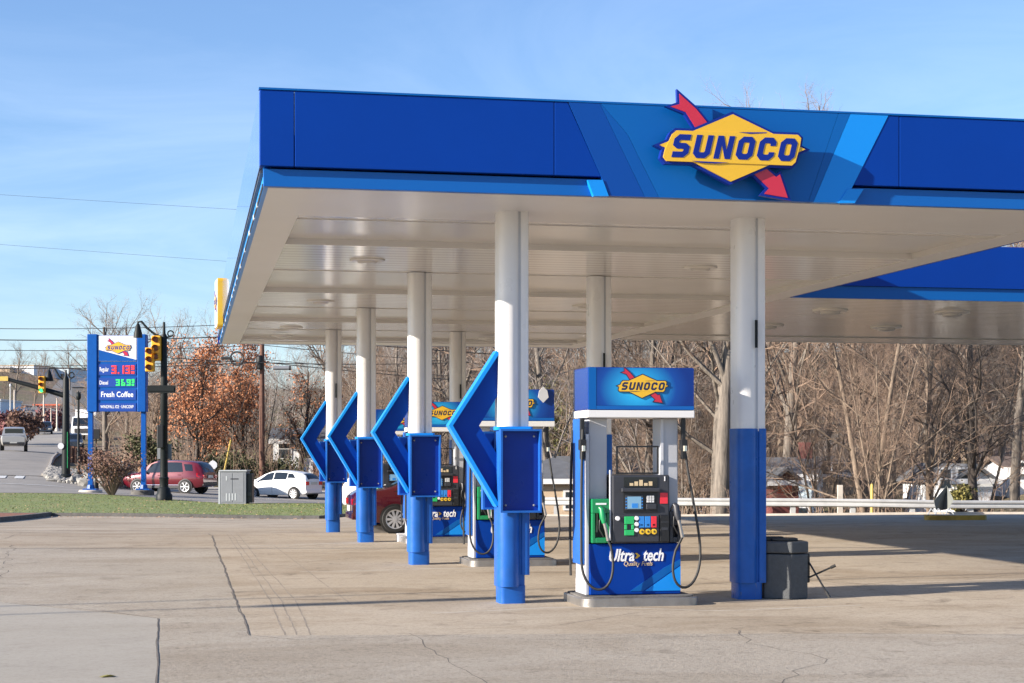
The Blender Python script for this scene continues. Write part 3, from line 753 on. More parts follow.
# ================================================================ SIDE CANOPY (right, behind)
sc=thing('side_canopy','second blue and white canopy behind the first one, reaching towards the right edge','canopy',(0,0,0),A)
v0,v1=29.0,40.4; u0,u1=UR+.07,27.
mb=MB(); mb.box(u0,u1,v0-.06,v0+.06,HS+.22,HT); build_split(mb,'fascia_panel',M['blue'],sc)
mb=MB(); mb.box(u0,u1,v0-.02,v0+.06,HS,HS+.215); build_split(mb,'fascia_strip',M['bluefield'],sc)
mb=MB(); mb.box(u0,u1,v1,v1+.1,HS-.02,HT); build_split(mb,'rear_fascia',M['border'],sc)
mb=MB(); mb.box(UR+.01,u1,v0+.062,v1-.002,HS+.015,HS+.06); mb.build('soffit_deck',M['soffit'],sc)
mb=MB(); mb.box(u0,u1,v1-1.5,v1-.003,HS-.01,HS+.012); mb.build('soffit_border',M['pan'],sc)
mb=MB(); mb.box(u0,u1,v0+.07,v1-.01,HT-.5,HT-.4); mb.build('roof',M['galv'],sc)
for uu,vv in ((12.7,31.5),(15.2,31.5),(12.9,35.5),(15.6,35.5)):
    f=MB(); f.lathe([(.34,0),(.34,-.03),(.28,-.05),(.2,-.03)],24,0,Matrix.Translation((uu,vv,HS+.014))); o=f.build('canopy_light',M['ltfix'],sc,smooth=40)
    g=MB(); g.lathe([(.2,-.02),(.18,-.085),(.1,-.11)],20,0,Matrix.Translation((uu,vv,HS+.014))); g.build('lens',M['lens'],o,smooth=50)
for uu,vv in ((24,31.5),(24,38)):
    c=MB(); c.prism([(uu+p[0],vv+p[1]) for p in rrect(-.19,.19,-.19,.19,.05)],-.2,HS+.01,'z'); c.build('column',M['white'],sc,smooth=30)

# ================================================================ PUMPS
def bez(p0,p1,p2,p3,n=14):
    out=[]
    for i in range(n+1):
        t=i/n; a=(1-t)**3;b=3*t*(1-t)**2;c=3*t*t*(1-t);d=t**3
        out.append(tuple(a*p0[k]+b*p1[k]+c*p2[k]+d*p3[k] for k in range(3)))
    return out
plabels=['nearest fuel pump, fully visible, with green left nozzle holder and charcoal console',
 'fuel pump partly hidden behind the nearest arrow sign column, white tag on its header',
 'fuel pump seen between the first and second arrow columns with red sticker on its console',
 'farthest fuel pump, nearly hidden behind the second arrow sign, yellow emblem just showing']
def make_pump():
    t=thing('fuel_pump',plabels[0],'fuel pump',UV(5.335,19.12,0),A,'fuel pumps between the canopy columns')
    zb=.112
    # lower cabinet with swoosh graphics
    mb=MB(); mb.box(-.56,.49,-.27,.27,zb,.68); lo=mb.build('lower_cabinet',M['bluefield'] if 0 else M['blue'],t,bevel=.012)
    sp=MB()
    sp.prism([(-.10,.15),(.05,.15),(.485,.44),(.485,.50),(.30,.41)],-.276,-.27,'y'); sp.build('swoosh',M['bluefield'],lo)
    sp=MB(); sp.prism([(.07,.15),(.485,.15),(.485,.425)],-.277,-.27,'y'); sp.build('swoosh',M['cyan'],lo)
    tx=MB(); text_mesh(tx,'Ultra',.19,-.205,.545,-.276,.29,.004,.25); o=tx.build('lettering',M['wtext'],lo)
    tx=MB(); text_mesh(tx,'tech',.19,.165,.545,-.276,.235,.004,.25); tx.build('lettering',M['wtext'],lo)
    tx=MB(); tx.prism([(-.045,.515),(-.02,.515),(.015,.545),(-.02,.575),(-.045,.575),(-.02,.545)],-.279,-.27,'y'); tx.build('chevron_mark',M['yellow'],lo)
    tx=MB(); text_mesh(tx,'Quality Fuels',.07,-.01,.455,-.276,.33,0,.2); tx.build('lettering',M['gold'],lo)
    # side skins: grey strip left, blue upright slab on the left flank
    mb=MB(); mb.box(-.60,-.562,-.24,.24,zb,1.9); mb.build('side_skin',M['grey'],t,bevel=.006)
    mb=MB(); mb.box(-.652,-.602,-.20,.16,.45,2.07); mb.build('side_stripe',M['blueb'],t,bevel=.006)
    # pillars
    mb=MB(); mb.box(-.545,-.335,-.16,.16,.681,2.08); mb.build('pillar',M['grey'],t,bevel=.012)
    mb=MB(); mb.box(.285,.49,-.16,.16,.681,2.08); mb.build('pillar',M['grey'],t,bevel=.012)
    mb=MB(); mb.box(.285,.315,-.175,-.161,1.05,2.07); mb.build('pillar_edge',M['lgrey'],t)
    # header
    mb=MB(); mb.box(-.60,.62,-.35,.35,2.165,2.64); hd=mb.build('header',M['header'],t,bevel=.015)
    f=MB(); f.add([(-.508,-.354,2.215),(.615,-.354,2.215),(.615,-.354,2.632),(-.508,-.354,2.632)],[(0,1,2,3)]); f.build('header_face',M['headerface'],hd)
    f=MB(); f.box(-.595,-.51,-.356,-.35,2.17,2.635); f.build('header_corner',M['bluefield'],hd)
    f=MB(); f.box(-.506,.615,-.357,-.35,2.17,2.212); f.build('header_stripe',M['strip'],hd)
    f=MB(); f.box(-.605,.625,-.355,.355,2.08,2.163); f.build('header_trim',M['white'],hd,bevel=.008)
    emblem(.58,hd,-.356,.02,2.43,(M['yellow'],M['red'],M['ink'],M['ink']),False,.12)
    # console
    mb=MB(); mb.box(-.32,.345,-.325,.325,.685,1.445); cs=mb.build('console',M['char'],t,bevel=.02)
    mb=MB(); mb.box(-.19,.20,-.333,-.325,1.03,1.30); mb.build('console_recess',M['black'],cs)
    mb=MB(); mb.box(-.22,.22,-.375,-.325,1.255,1.30); mb.build('hood',M['char'],cs,bevel=.01)
    mb=MB(); mb.box(-.185,.20,-.331,-.325,1.31,1.42); mb.build('price_window',M['glass'],cs)
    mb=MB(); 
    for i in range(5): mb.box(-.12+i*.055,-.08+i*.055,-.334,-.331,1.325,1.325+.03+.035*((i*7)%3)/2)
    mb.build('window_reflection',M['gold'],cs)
    mb=MB(); mb.box(-.175,.03,-.342,-.333,1.055,1.22); sc_=mb.build('screen_frame',M['char'],cs)
    mb=MB(); mb.box(-.150,.008,-.346,-.342,1.07,1.205); mb.build('screen',M['screen'],sc_)
    mb=MB(); mb.box(-.10,-.03,-.349,-.346,1.08,1.13); mb.build('screen_image',M['btnblue'],sc_)
    mb=MB()
    for i in range(4):
        for x in (-.170,.013): mb.box(x,x+.014,-.346,-.342,1.075+i*.034,1.09+i*.034)
    mb.build('soft_key',M['btnblue'],sc_)
    mb=MB()
    for i in range(4):
        for j in range(3): mb.box(.075+j*.03,.097+j*.03,-.342,-.333,1.14+i*.02,1.155+i*.02)
    mb.build('keypad',M['btnwhite'],cs)
    mb=MB(); mb.box(.065,.185,-.352,-.333,1.06,1.125); mb.build('card_reader',M['char'],cs,bevel=.01)
    mb=MB(); mb.box(.232,.318,-.332,-.325,1.125,1.245); mb.build('sticker',M['btnred'],cs)
    mb=MB(); text_mesh(mb,'1',.07,.285,1.40,-.328,None,.002); mb.build('pump_number',M['wtext'],cs)
    mb=MB(); mb.box(.225,.335,-.345,-.325,.70,1.00); mb.build('receipt_slot',M['black'],cs,bevel=.008)
    mb=MB(); mb.box(.245,.315,-.350,-.345,.83,.86); mb.box(.235,.325,-.350,-.345,.915,.925); mb.build('slot_lip',M['char'],cs)
    mb=MB(); mb.box(-.315,.215,-.345,-.325,.70,1.005); bp=mb.build('button_panel',M['char'],cs,bevel=.008)
    def btn(x0,x1,z0,z1,m):
        mb=MB(); mb.box(x0,x1,-.357,-.345,z0,z1); mb.build('grade_button',M[m],bp,bevel=.005)
    def rbtn(x,z,r,m):
        mb=MB(); mb.prism([(x+r*math.cos(a*.3927),z+r*math.sin(a*.3927)) for a in range(16)],-.362,-.345,'y'); mb.build('round_button',M[m],bp)
    btn(-.185,-.075,.90,.985,'btngreen'); btn(-.185,-.075,.775,.835,'btngreen'); btn(-.185,-.155,.84,.895,'btngreen'); btn(-.105,-.075,.84,.895,'btngreen')
    btn(-.02,.045,.86,.985,'btnblue'); btn(.052,.115,.86,.985,'btnblue'); btn(.122,.185,.86,.985,'btnred')
    for x in (.013,.083,.153): rbtn(x,.815,.03,'btnyel')
    for x in (.013,.083,.153): btn(x-.02,x+.02,.875,.905,'black')
    for z in (.965,.90,.835): rbtn(-.048,z,.024,'btnwhite')
    rbtn(-.265,.965,.025,'btnwhite')
    tx=MB()
    for x in (.013,.083,.153): text_mesh(tx,'0',.035,x,.815,-.364,None,.001,0,.003)
    tx.build('button_mark',M['char'],bp)
    # open display frame on top of the console
    mb=MB(); w=.018
    x0,x1,z0,z1=-.265,.225,1.455,1.77
    mb.box(x0,x0+w,-.30,-.28,z0,z1); mb.box(x1-w,x1,-.30,-.28,z0,z1); mb.box(x0+w,x1-w,-.30,-.28,z0,z0+w); mb.box(x0+w,x1-w,-.30,-.28,z1-w,z1)
    mb.build('display_frame',M['black'],t)
    mb=MB(); mb.tube([(-.335,-.30,.72),(-.335,-.30,1.46),(-.335,-.30,1.50)],.012,6); mb.build('conduit',M['lgrey'],t,smooth=60)
    # nozzle holders
    def holder(x0,x1,ztop,m,flip):
        mb=MB(); w=.04
        mb.box(x0,x1,-.30,-.201,ztop-.16,ztop); mb.box(x0,x0+w,-.30,-.201,.69,ztop-.16); mb.box(x1-w,x1,-.30,-.201,.69,ztop-.16); mb.box(x0+w,x1-w,-.30,-.201,.69,.75)
        h=mb.build('nozzle_holder',M[m],t,bevel=.008)
        mb=MB(); mb.box(x0+w,x1-w,-.215,-.201,.75,ztop-.16); mb.build('holder_well',M['black'],h)
        return h
    holder(-.545,-.335,1.18,'green',0)
    mb=MB(); mb.box(-.50,-.38,-.304,-.30,1.115,1.135); mb.build('holder_label',M['wtext'],t)
    holder(.352,.485,1.04,'char',1)
    def nozzle(x,z,mbody):
        mb=MB(); mb.tube([(x-.035,-.30,z+.12),(x-.01,-.31,z+.10),(x,-.33,z),(x+.01,-.34,z-.06)],[.022,.035,.038,.026],10)
        nz=mb.build('nozzle',M[mbody],t,smooth=60)
        g=MB(); g.tube([(x+.01,-.34,z-.05),(x+.03,-.35,z-.14),(x+.055,-.345,z-.25)],[.022,.018,.022],8); g.build('nozzle_grip',M['steel'],nz,smooth=60)
        g=MB(); g.tube([(x-.04,-.335,z-.02),(x-.05,-.35,z-.12),(x-.0,-.345,z-.21)],.008,6); g.build('trigger',M['black'],nz,smooth=60)
        g=MB(); g.tube([(x-.035,-.30,z+.12),(x-.05,-.26,z+.06),(x-.055,-.25,z-.16)],.012,8); g.build('spout',M['steel'],nz,smooth=60)
        return (x+.055,-.345,z-.25)
    e1=nozzle(-.425,.97,'green'); e2=nozzle(.43,1.0,'char')
    # hoses
    def hose(pts,r=.015,c='rubber'):
        mb=MB(); mb.tube(pts,r,8); mb.build('hose',M[c],t,smooth=70)
    hose(bez((-.635,-.24,1.95),(-.66,-.26,1.4),(-.66,-.27,.9),(-.665,-.30,.50),12)+bez((-.665,-.30,.50),(-.66,-.33,.05),(-.22,-.42,.05),(-.345,-.36,.66),16)[1:]+[e1])
    hose(bez((.535,-.20,1.98),(.56,-.22,1.5),(.66,-.26,1.1),(.695,-.30,.75),12)+bez((.695,-.30,.75),(.78,-.36,.02),(.22,-.42,.04),(.40,-.36,.60),18)[1:]+[e2])
    for x in (-.635,.535):
        mb=MB(); mb.box(x-.022,x+.022,-.24,-.18,1.62,2.08); mb.box(x-.035,x+.035,-.27,-.17,1.72,1.84); mb.build('hose_hanger',M['black'],t,bevel=.006)
        mb=MB(); mb.tube([(x,-.275,1.77),(x,-.275,1.71)],.024,10); mb.build('swivel',M['chrome'],t,smooth=60)
    # rear nozzle hoses seen past the sides
    hose(bez((-.655,.15,1.95),(-.67,.2,1.3),(-.68,.2,.8),(-.66,.22,.3),12))
    return t
pump=make_pump()
for k in (1,2,3):
    c=copy_tree(pump); c.location=UV(5.335,VR[k]-.28,0); c['label']=plabels[k]
# every pump stands on a raised island with a steel edge
ilab=['steel edged concrete island under the nearest fuel pump','steel edged island under the fuel pump behind the nearest arrow sign','steel edged island under the third fuel pump','steel edged island under the farthest fuel pump']
for k,vr in enumerate(VR):
    t=thing('pump_island',ilab[k],'island',UV(5.335,vr-.28,0),A,'raised pump islands')
    mb=MB(); mb.prism(rrect(-.70,.64,-.52,.52,.14,5),-.2,.095,'z'); mb.build('steel_edge',M['steel'],t,smooth=30,bevel=.01)
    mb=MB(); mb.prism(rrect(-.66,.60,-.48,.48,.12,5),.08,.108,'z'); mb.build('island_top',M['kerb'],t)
# white sticker seen on the second pump's header
o=MB().prism([(.42,2.60),(.50,2.52),(.58,2.60),(.56,2.70),(.50,2.76),(.44,2.70)],-.02,.0,'y')
t2=[x for x in bpy.data.objects if x.name.startswith('fuel_pump') and x['label']==plabels[1]][0]
st=o.build('header_tag',M['lgrey'],t2); st.location=(-.06,-.365,-.08)

# ================================================================ BIN AND SQUEEGEES
t=thing('waste_bin','dark grey angular waste bin at the foot of the right front column','bin',UV(7.235,19.40,0),A+R(-8))
oct_=[(-.25,-.11),(-.09,-.25),(.09+.16,-.25),(.25,-.1),(.25,.12),(.1,.25),(-.12,.25),(-.25,.12)]
oct_=[(-.255,-.14),(.04,-.29),(.255,-.17),(.255,.14),(.1,.25),(-.14,.25),(-.255,.12)]
mb=MB(); mb.prism(oct_,.0,.52,'z'); mb.build('bin_body',M['bin'],t,bevel=.012)
mb=MB(); mb.prism(offset(oct_,.008),.53,.665,'z'); mb.build('bin_lid',M['bin'],t,bevel=.015)
mb=MB(); mb.prism(offset(oct_,-.10),.665,.70,'z'); mb.box(-.26,.0,-.06,.08,.665,.715); mb.build('lid_top',M['black'],t,bevel=.01)
mb=MB(); mb.box(.256,.30,-.09,.09,.18,.52); mb.build('squeegee_bucket',M['black'],t,bevel=.01)
lab=['black squeegee leaning steeply down to the ground beside the grey bin','black squeegee sticking out sideways from the grey bin']
for i,(p,q) in enumerate((((.285,-.10,.42),(.50,-.22,.015)),((.27,-.10,.235),(.585,-.16,.385)))):
    s=thing('squeegee',lab[i],'squeegee',UV(7.235,19.40,0),A+R(-8),'window squeegees by the bin')
    mb=MB(); mb.tube([p,q],.011,8); mb.build('handle',M['black'],s,smooth=60)
    mb=MB(); mb.tube([Vector(p).lerp(Vector(q),.82),q],.018,8); mb.build('grip',M['rubber'],s,smooth=60)
# small white bucket by the second arrow column foot
s=thing('small_box','small pale box beside the foot of the second arrow sign column','box',G(403,33.2),A)
mb=MB(); mb.box(-.11,.11,-.1,.1,0,.14); mb.build('box_body',M['lgrey'],s,bevel=.01); mb=MB(); mb.box(-.12,.12,-.11,.11,.14,.16); mb.build('box_lid',M['white'],s)
# boxes on the near left column base? none
# ================================================================ VEHICLES
def car(name,label,cat,loc,rz,paint,st,wheels,wr,side_win,wind,rear,hw,tail='v',scale=1.,trimz=.34,plate=None,cladding=False,roofrail=False,group=None,spokes=10,bed=None):
    # st: stations (x, zlow, zbelt, ztop, wtop_fraction); hw = half width ; x forward
    t=thing(name,label,cat,loc,rz,group); t.scale=(scale,)*3
    st=sorted(st); X_=np.array([s[0] for s in st]); N=56
    xs=np.linspace(X_[0],X_[-1],N)
    def pr(k,sm=True):
        v=np.interp(xs,X_,[s[k] for s in st])
        if sm and not bed:
            w=v.copy()
            for _ in range(2): w[1:-1]=(w[:-2]+2*w[1:-1]+w[2:])/4
            v=w
        return v
    zl,zb,zt,ft=pr(1),pr(2),pr(3),pr(4)
    L=X_[-1]-X_[0]; xm=(X_[-1]+X_[0])/2
    taper=1-.16*np.abs((xs-xm)/(L/2))**4
    def sec(i):
        w=hw*taper[i]; a,b,c,f=zl[i],zb[i],zt[i],ft[i]; mid=a+(b-a)*.55
        return [(w*.88,a),(w*.96,a+.10),(w,mid),(w*.985,a+(b-a)*.82),(w*.94,b),(w*(.94*.35+f*.65),b+(c-b)*.65),(w*f,c-.025),(w*f*.88,c+.0),(w*f*.5,c+.022),(0,c+.03)]
    mb=MB(); rows=[]
    for i in range(N):
        s=sec(i); s2=s+[(-p[0],p[1]) for p in s[-2::-1]]
        rows.append([(xs[i],-p[0],p[1]) for p in s2])
    mb.grid(rows)
    n=len(rows[0]); mb.f.append(tuple(range(n-1,-1,-1))); mb.m.append(0); mb.f.append(tuple((N-1)*n+k for k in range(n))); mb.m.append(0)
    mb.f += [((i+1)*n, (i+1)*n+n-1, i*n+n-1, i*n) for i in range(N-1)]; mb.m += [0]*(N-1)
    mb.build('body',paint,t,smooth=38)
    def at(x,k,side=1):   # point on the glasshouse side; k 0 belt ..1 roof edge
        i=np.interp(x,xs,np.arange(N)); i0=int(min(i,N-2)); f=i-i0
        def one(j):
            s=sec(j); 
            pts=[s[4],s[5],s[6]]
            kk=k/.65 if k<.65 else (k-.65)/.35
            q=(0,1) if k<.65 else (1,2)
            return (pts[q[0]][0]+(pts[q[1]][0]-pts[q[0]][0])*kk, pts[q[0]][1]+(pts[q[1]][1]-pts[q[0]][1])*kk)
        a,b=one(i0),one(i0+1); y=a[0]+(b[0]-a[0])*f; z=a[1]+(b[1]-a[1])*f
        return (x,-side*(y+.006),z+.004)
    for side in (1,-1):
        for (xa,xb,ka,kb) in side_win:   # each window: list of rear/front x at bottom and top
            (x0b,x1b),(x0t,x1t)=xa,xb
            rows=[]
            for j in range(6):
                k=ka+(kb-ka)*j/5; f=j/5
                rows.append([at((x0b+(x0t-x0b)*f)+((x1b+(x1t-x1b)*f)-(x0b+(x0t-x0b)*f))*m/6,k,side) for m in range(7)])
            g=MB(); g.grid(rows if side<0 else [r[::-1] for r in rows]); g.build('side_window',M['glass'],t,smooth=60)
    def across(x0,x1,fr,name,m,yo=1.):
        rows=[]
        for j in range(8):
            x=x0+(x1-x0)*j/7; i=np.interp(x,xs,np.arange(N)); i0=int(min(i,N-2)); f=i-i0
            s=[sec(i0),sec(i0+1)]; 
            pp=[(s[0][q][0]*(1-f)+s[1][q][0]*f, s[0][q][1]*(1-f)+s[1][q][1]*f) for q in (6,7,8,9)]
            pts=[(x,-p[0]*fr,p[1]) for p in pp]+[(x,p[0]*fr,p[1]) for p in pp[-2::-1]]
            sl=1 if x1>x0 else -1
            rows.append([(p[0]+.012*yo,p[1],p[2]+.010) for p in pts])
        g=MB(); g.grid(rows); g.build(name,m,t,smooth=60)
    if wind: across(wind[0],wind[1],.93,'windscreen',M['glass'],1.)
    if rear: across(rear[0],rear[1],.90,'rear_window',M['glass'],-1.)
    # wheels and arches
    for wx in wheels:
        for side in (1,-1):
            i=int(np.interp(wx,xs,np.arange(N))); w=hw*taper[i]
            mx=Matrix.Translation((wx,-side*(w+.006),wr))@Matrix.Rotation(R(90)*side,4,'X')
            g=MB(); g.lathe([(.001,-.02),(wr*1.14,-.02),(wr*1.16,-.004),(wr*1.10,.004),(.001,.004)],28,0,mx)
            g.build('wheel_arch',M['arch'] if not cladding else M['trim'],t,smooth=40)
            mx=Matrix.Translation((wx,-side*(w-.02),wr))@Matrix.Rotation(R(90)*side,4,'X')
            wo=thing('wheel','x','x',(0,0,0)); del wo['label']; del wo['category']; wo.parent=t
            g=MB(); g.lathe([(wr*.70,-.18),(wr*.93,-.18),(wr,-.14),(wr,.03),(wr*.94,.055),(wr*.72,.058),(wr*.69,.04)],28,0,mx); g.build('tyre',M['tyre'],wo,smooth=40)
            g=MB(); g.lathe([(.001,.01),(wr*.60,.01),(wr*.62,.045),(wr*.71,.05),(wr*.71,.02)],28,0,mx,False)
            rb=g.build('rim',M['arch'],wo,smooth=40)
            g=MB(); g.lathe([(wr*.64,.042),(wr*.645,.056),(wr*.72,.060),(wr*.725,.05)],28,0,mx,False)
            for q in range(spokes):
                a=2*math.pi*q/spokes; m2=mx@Matrix.Rotation(a,4,'Z'); wd=wr*.10
                g.prism([(wr*.10,-wd*.6),(wr*.66,-wd),(wr*.66,wd),(wr*.10,wd*.6)],.034,.054,'z',0,m2)
            g.lathe([(.001,.03),(wr*.16,.03),(wr*.15,.062),(.001,.064)],12,0,mx)
            g.build('spokes',M['rim'],wo,smooth=30)
    # door seams, handles, mirrors, lamps, bumpers
    g=MB()
    def sidept(x,k,side):   # k in 0..1 from sill to belt
        i=int(np.interp(x,xs,np.arange(N))); s=sec(i); z=zl[i]+.12+(zb[i]-zl[i]-.14)*k
        w=np.interp(z,[q[1] for q in s[:5]],[q[0] for q in s[:5]]); return (x,-side*(w+.004),z)
    seams=[w[0][0] for w in side_win]+[side_win[-1][0][1]]
    for side in (1,-1):
        for x in seams[1:] if len(side_win)>1 else seams:
            g.tube([sidept(x,k,side) for k in (0,.3,.6,1)],.006,4)
    g.build('door_seams',M['arch'],t)
    for side in (1,-1):
        for wnd in side_win[-2:]:
            p=sidept(wnd[0][0]+.18,.86,side); g=MB(); g.box(p[0]-.09,p[0]+.09,p[1]-.02,p[1]+.02,p[2]-.015,p[2]+.015); g.build('door_handle',paint,t,bevel=.006)
        x=side_win[-1][0][1]-.08; p=at(x,.12,side); g=MB(); g.lathe([(.01,-.09),(.07,-.06),(.085,0),(.07,.06),(.01,.09)],10,0,Matrix.Translation((p[0],p[1]-side*.13,p[2]+.03))@Matrix.Rotation(R(90),4,'X')@Matrix.Scale(.8,4)); g.build('mirror',paint,t,smooth=60)
    x0=X_[0]; xe=X_[-1]
    wr0=hw*taper[0]; wf=hw*taper[-1]
    zb0=zb[1]
    for side in (1,-1):
        g=MB()
        if tail=='v': rows=[sidept(x0+.03,.62,side),sidept(x0+.22,.70,side),sidept(x0+.16,1.,side),sidept(x0+.03,1.,side)]
        elif tail=='big': rows=[sidept(x0+.05,.62,side),sidept(x0+.34,.74,side),sidept(x0+.36,1.02,side),sidept(x0+.05,1.04,side)]
        else: rows=[sidept(x0+.03,.45,side),sidept(x0+.16,.45,side),sidept(x0+.16,1.,side),sidept(x0+.03,1.,side)]
        q=[(p[0],p[1]-side*.008,p[2]) for p in rows]; g.add(q,[(0,1,2,3)] if side>0 else [(3,2,1,0)])
        zz0=rows[0][2]; zz1=rows[3][2]; yy=abs(rows[0][1])
        g.box(x0-.02,x0+.03,min(-side*yy*.60,-side*yy*.97),max(-side*yy*.60,-side*yy*.97),zz0,zz1)
        g.build('tail_light',M['taillight'],t)
        g=MB(); g.box(xe-.06,xe+.015,min(-side*wf*.55,-side*wf*.93),max(-side*wf*.55,-side*wf*.93),zb[-2]-.20,zb[-2]-.06); g.build('headlight',M['plate'],t,bevel=.02)
    g=MB(); g.box(x0-.03,x0+.08,-wr0*.95,wr0*.95,zl[0]-.02,zl[0]+.16); g.build('rear_bumper',M['trim'] if cladding or bed else paint,t,bevel=.03)
    g=MB(); g.box(x0-.035,x0-.01,-.26,.26,*( (plate-.07,plate+.07) if plate else (.62,.76))); g.build('licence_plate',M['plate'],t)
    if cladding:
        g=MB(); g.box(X_[0]+.9,X_[-1]-.9,-hw*.995,hw*.995,zl[N//2]-.02,zl[N//2]+.11); g.build('sill_cladding',M['trim'],t,bevel=.02)
        g=MB()
        for side in (1,-1): g.tube([ (p[0],p[1],p[2]) for p in (sidept(X_[0]+1.,.05,side),sidept(X_[-1]-1.,.05,side))],.02,6)
        g.build('side_moulding',M['chrome'],t)
    if bed:
        xa,xb=bed; g=MB(); g.box(xa,xb,-hw*.80,hw*.80,.75,zt[3]+.035); g.build('bed_cover',M['trim'],t)
    return t
# burgundy saloon beside the third island, pointing right
sed=[(-2.42,.34,.86,.90,.80),(-2.30,.30,.97,1.03,.86),(-1.75,.24,1.0,1.07,.86),(-1.45,.22,1.0,1.13,.80),(-.75,.22,.98,1.40,.70),(-.3,.22,.97,1.45,.70),(.3,.22,.96,1.45,.70),(.75,.22,.95,1.36,.72),(1.15,.22,.94,1.10,.80),(1.35,.22,.93,.99,.86),(2.1,.24,.86,.90,.84),(2.42,.34,.72,.74,.8)]
g0=G(388,40.5)
car('burgundy_car','burgundy saloon car parked beyond the third arrow sign, alloy wheel showing','car',(X(388,37.6)[0]+1.38*.86*CA,37.6+1.38*.86*SA+.75,-.03),A,M['burgundy'],sed,(-1.38,1.45),.335,
    [(((-1.42,-1.05)),((-.98,-.85)),.12,.80),(((-.98,-.02)),((-.80,-.02)),.10,.88),(((.05,1.02)),((.05,.62)),.10,.88)],(1.28,.70),(-1.55,-.78),.90,'v',.86,plate=.60)
# red crossover on the street
suv=[(-2.28,.42,.95,1.02,.80),(-2.2,.36,1.02,1.28,.74),(-1.9,.30,1.06,1.56,.74),(-1.5,.28,1.07,1.64,.76),(-.5,.28,1.04,1.68,.76),(.4,.28,1.02,1.66,.76),(.75,.28,1.01,1.52,.78),(1.2,.28,1.0,1.16,.84),(1.4,.28,.99,1.06,.88),(2.0,.3,.94,.98,.86),(2.28,.42,.78,.82,.8)]
swin=[((-1.72,-1.32),(-1.62,-1.18),.14,.74),((-1.18,-.12),(-1.05,-.12),.06,.88),((-.05,1.0),(-.05,.66),.06,.88)]
p=G(170,92)
car('red_suv','dark red crossover driving left along the street behind the price sign','car',p,R(180-17),M['redpaint'],suv,(-1.32,1.38),.35,swin,(1.32,.72),(-2.26,-1.85),.92,'big',1.02,plate=.86,cladding=True,spokes=6)
# white hatchback
hat=[(-1.98,.34,.92,.98,.78),(-1.9,.28,1.00,1.20,.70),(-1.62,.24,1.0,1.30,.68),(-1.1,.22,.99,1.40,.66),(-.3,.22,.96,1.46,.66),(.2,.22,.94,1.45,.66),(.7,.22,.91,1.30,.70),(1.25,.22,.88,1.03,.80),(1.5,.22,.86,.92,.84),(1.85,.26,.74,.78,.8),(2.0,.34,.62,.66,.75)]
hwin=[((-1.35,-.86),(-1.12,-.82),.25,.80),((-.80,.02),(-.78,.02),.10,.88),((.08,1.15),(.08,.52),.08,.88)]
p=G(283,94.5)
car('white_hatchback','small white hatchback driving left on the street, behind the grey utility cabinet','car',p,R(180-30),M['whitepaint'],hat,(-1.30,1.28),.31,hwin,(1.42,.62),(-1.96,-1.62),.85,'big',1.04,plate=.82,spokes=9)
p=G(397,74)
car('white_car','white car mostly hidden between the two leftmost arrow sign columns','car',(p.x,p.y,p.z),R(0),M['whitepaint'],suv,(-1.32,1.38),.35,swin,(1.32,.72),(-2.26,-1.85),.92,'v',1.,plate=.86,spokes=6)
# pickup going away up the street
pk=[(-2.75,.55,1.12,1.15,.9),(-2.7,.5,1.16,1.18,.93),(-.72,.42,1.16,1.18,.93),(-.70,.42,1.16,1.78,.76),(-.2,.42,1.15,1.88,.76),(.6,.42,1.15,1.88,.76),(1.0,.42,1.14,1.62,.78),(1.35,.42,1.12,1.22,.88),(2.5,.45,1.08,1.12,.88),(2.75,.55,.95,1.0,.85)]
pwin=[((-.62,-.02),(-.62,-.02),.08,.86),((.06,1.1),(.06,.72),.08,.86)]
p=G(14,137)
tk=car('silver_pickup','silver pickup truck driving away up the street at the far left','pickup truck',p,R(105),M['silver'],pk,(-1.7,1.75),.42,pwin,(1.3,.95),None,.98,'tall',1.02,plate=.72,bed=(-2.6,-.75),spokes=6)
g=MB(); g.box(-.715,-.700,-.66,.66,1.24,1.76); g.build('rear_window',M['glass'],tk)
g=MB(); g.box(-2.79,-2.75,-.82,.82,.74,1.13); g.build('tailgate',M['silver'],tk,bevel=.01)
for (px,Z,m,lab,st,rz) in ((45,222,'darkcar','dark car farther up the street beyond the silver pickup',suv,-90),(74,172,'darkcar','dark car seen just left of the price sign post, behind the far signal pole',suv,-90)):
    p=G(px,Z)
    car('dark_car',lab,'car',p,R(rz+14),M[m],st,(-1.32,1.38),.35,swin,(1.32,.72),(-2.26,-1.85),.92,'v',1.,spokes=6,group=None)
# white box lorry approaching down the street
p=G(88,205); t=thing('white_lorry','white lorry with a dark windscreen, beside the left post of the price sign','truck',p,R(-90))
g=MB(); g.prism([(1.2,.5),(3.1,.5),(3.15,1.5),(2.75,2.6),(1.2,2.75)],-1.15,1.15,'y'); g.build('cab',M['whitepaint'],t,bevel=.06)
g=MB(); g.box(-3.2,1.1,-1.22,1.22,.9,3.5); g.build('cargo_box',M['whitepaint'],t,bevel=.03)
g=MB(); g.prism([(3.17,1.55),(2.80,2.5),(2.79,2.5),(3.13,1.55)],-1.02,1.02,'y'); g.build('windscreen',M['glass'],t)
g=MB(); g.box(3.1,3.2,-.8,.8,.75,1.25); g.build('grille',M['trim'],t)
for x in (-2.2,2.2):
    for s in (-1,1):
        g=MB(); g.lathe([(.25,-.15),(.48,-.15),(.5,0),(.48,.12),(.2,.12)],20,0,Matrix.Translation((x,s*1.1,.5))@Matrix.Rotation(R(90),4,'X')); g.build('wheel',M['tyre'],t,smooth=40)

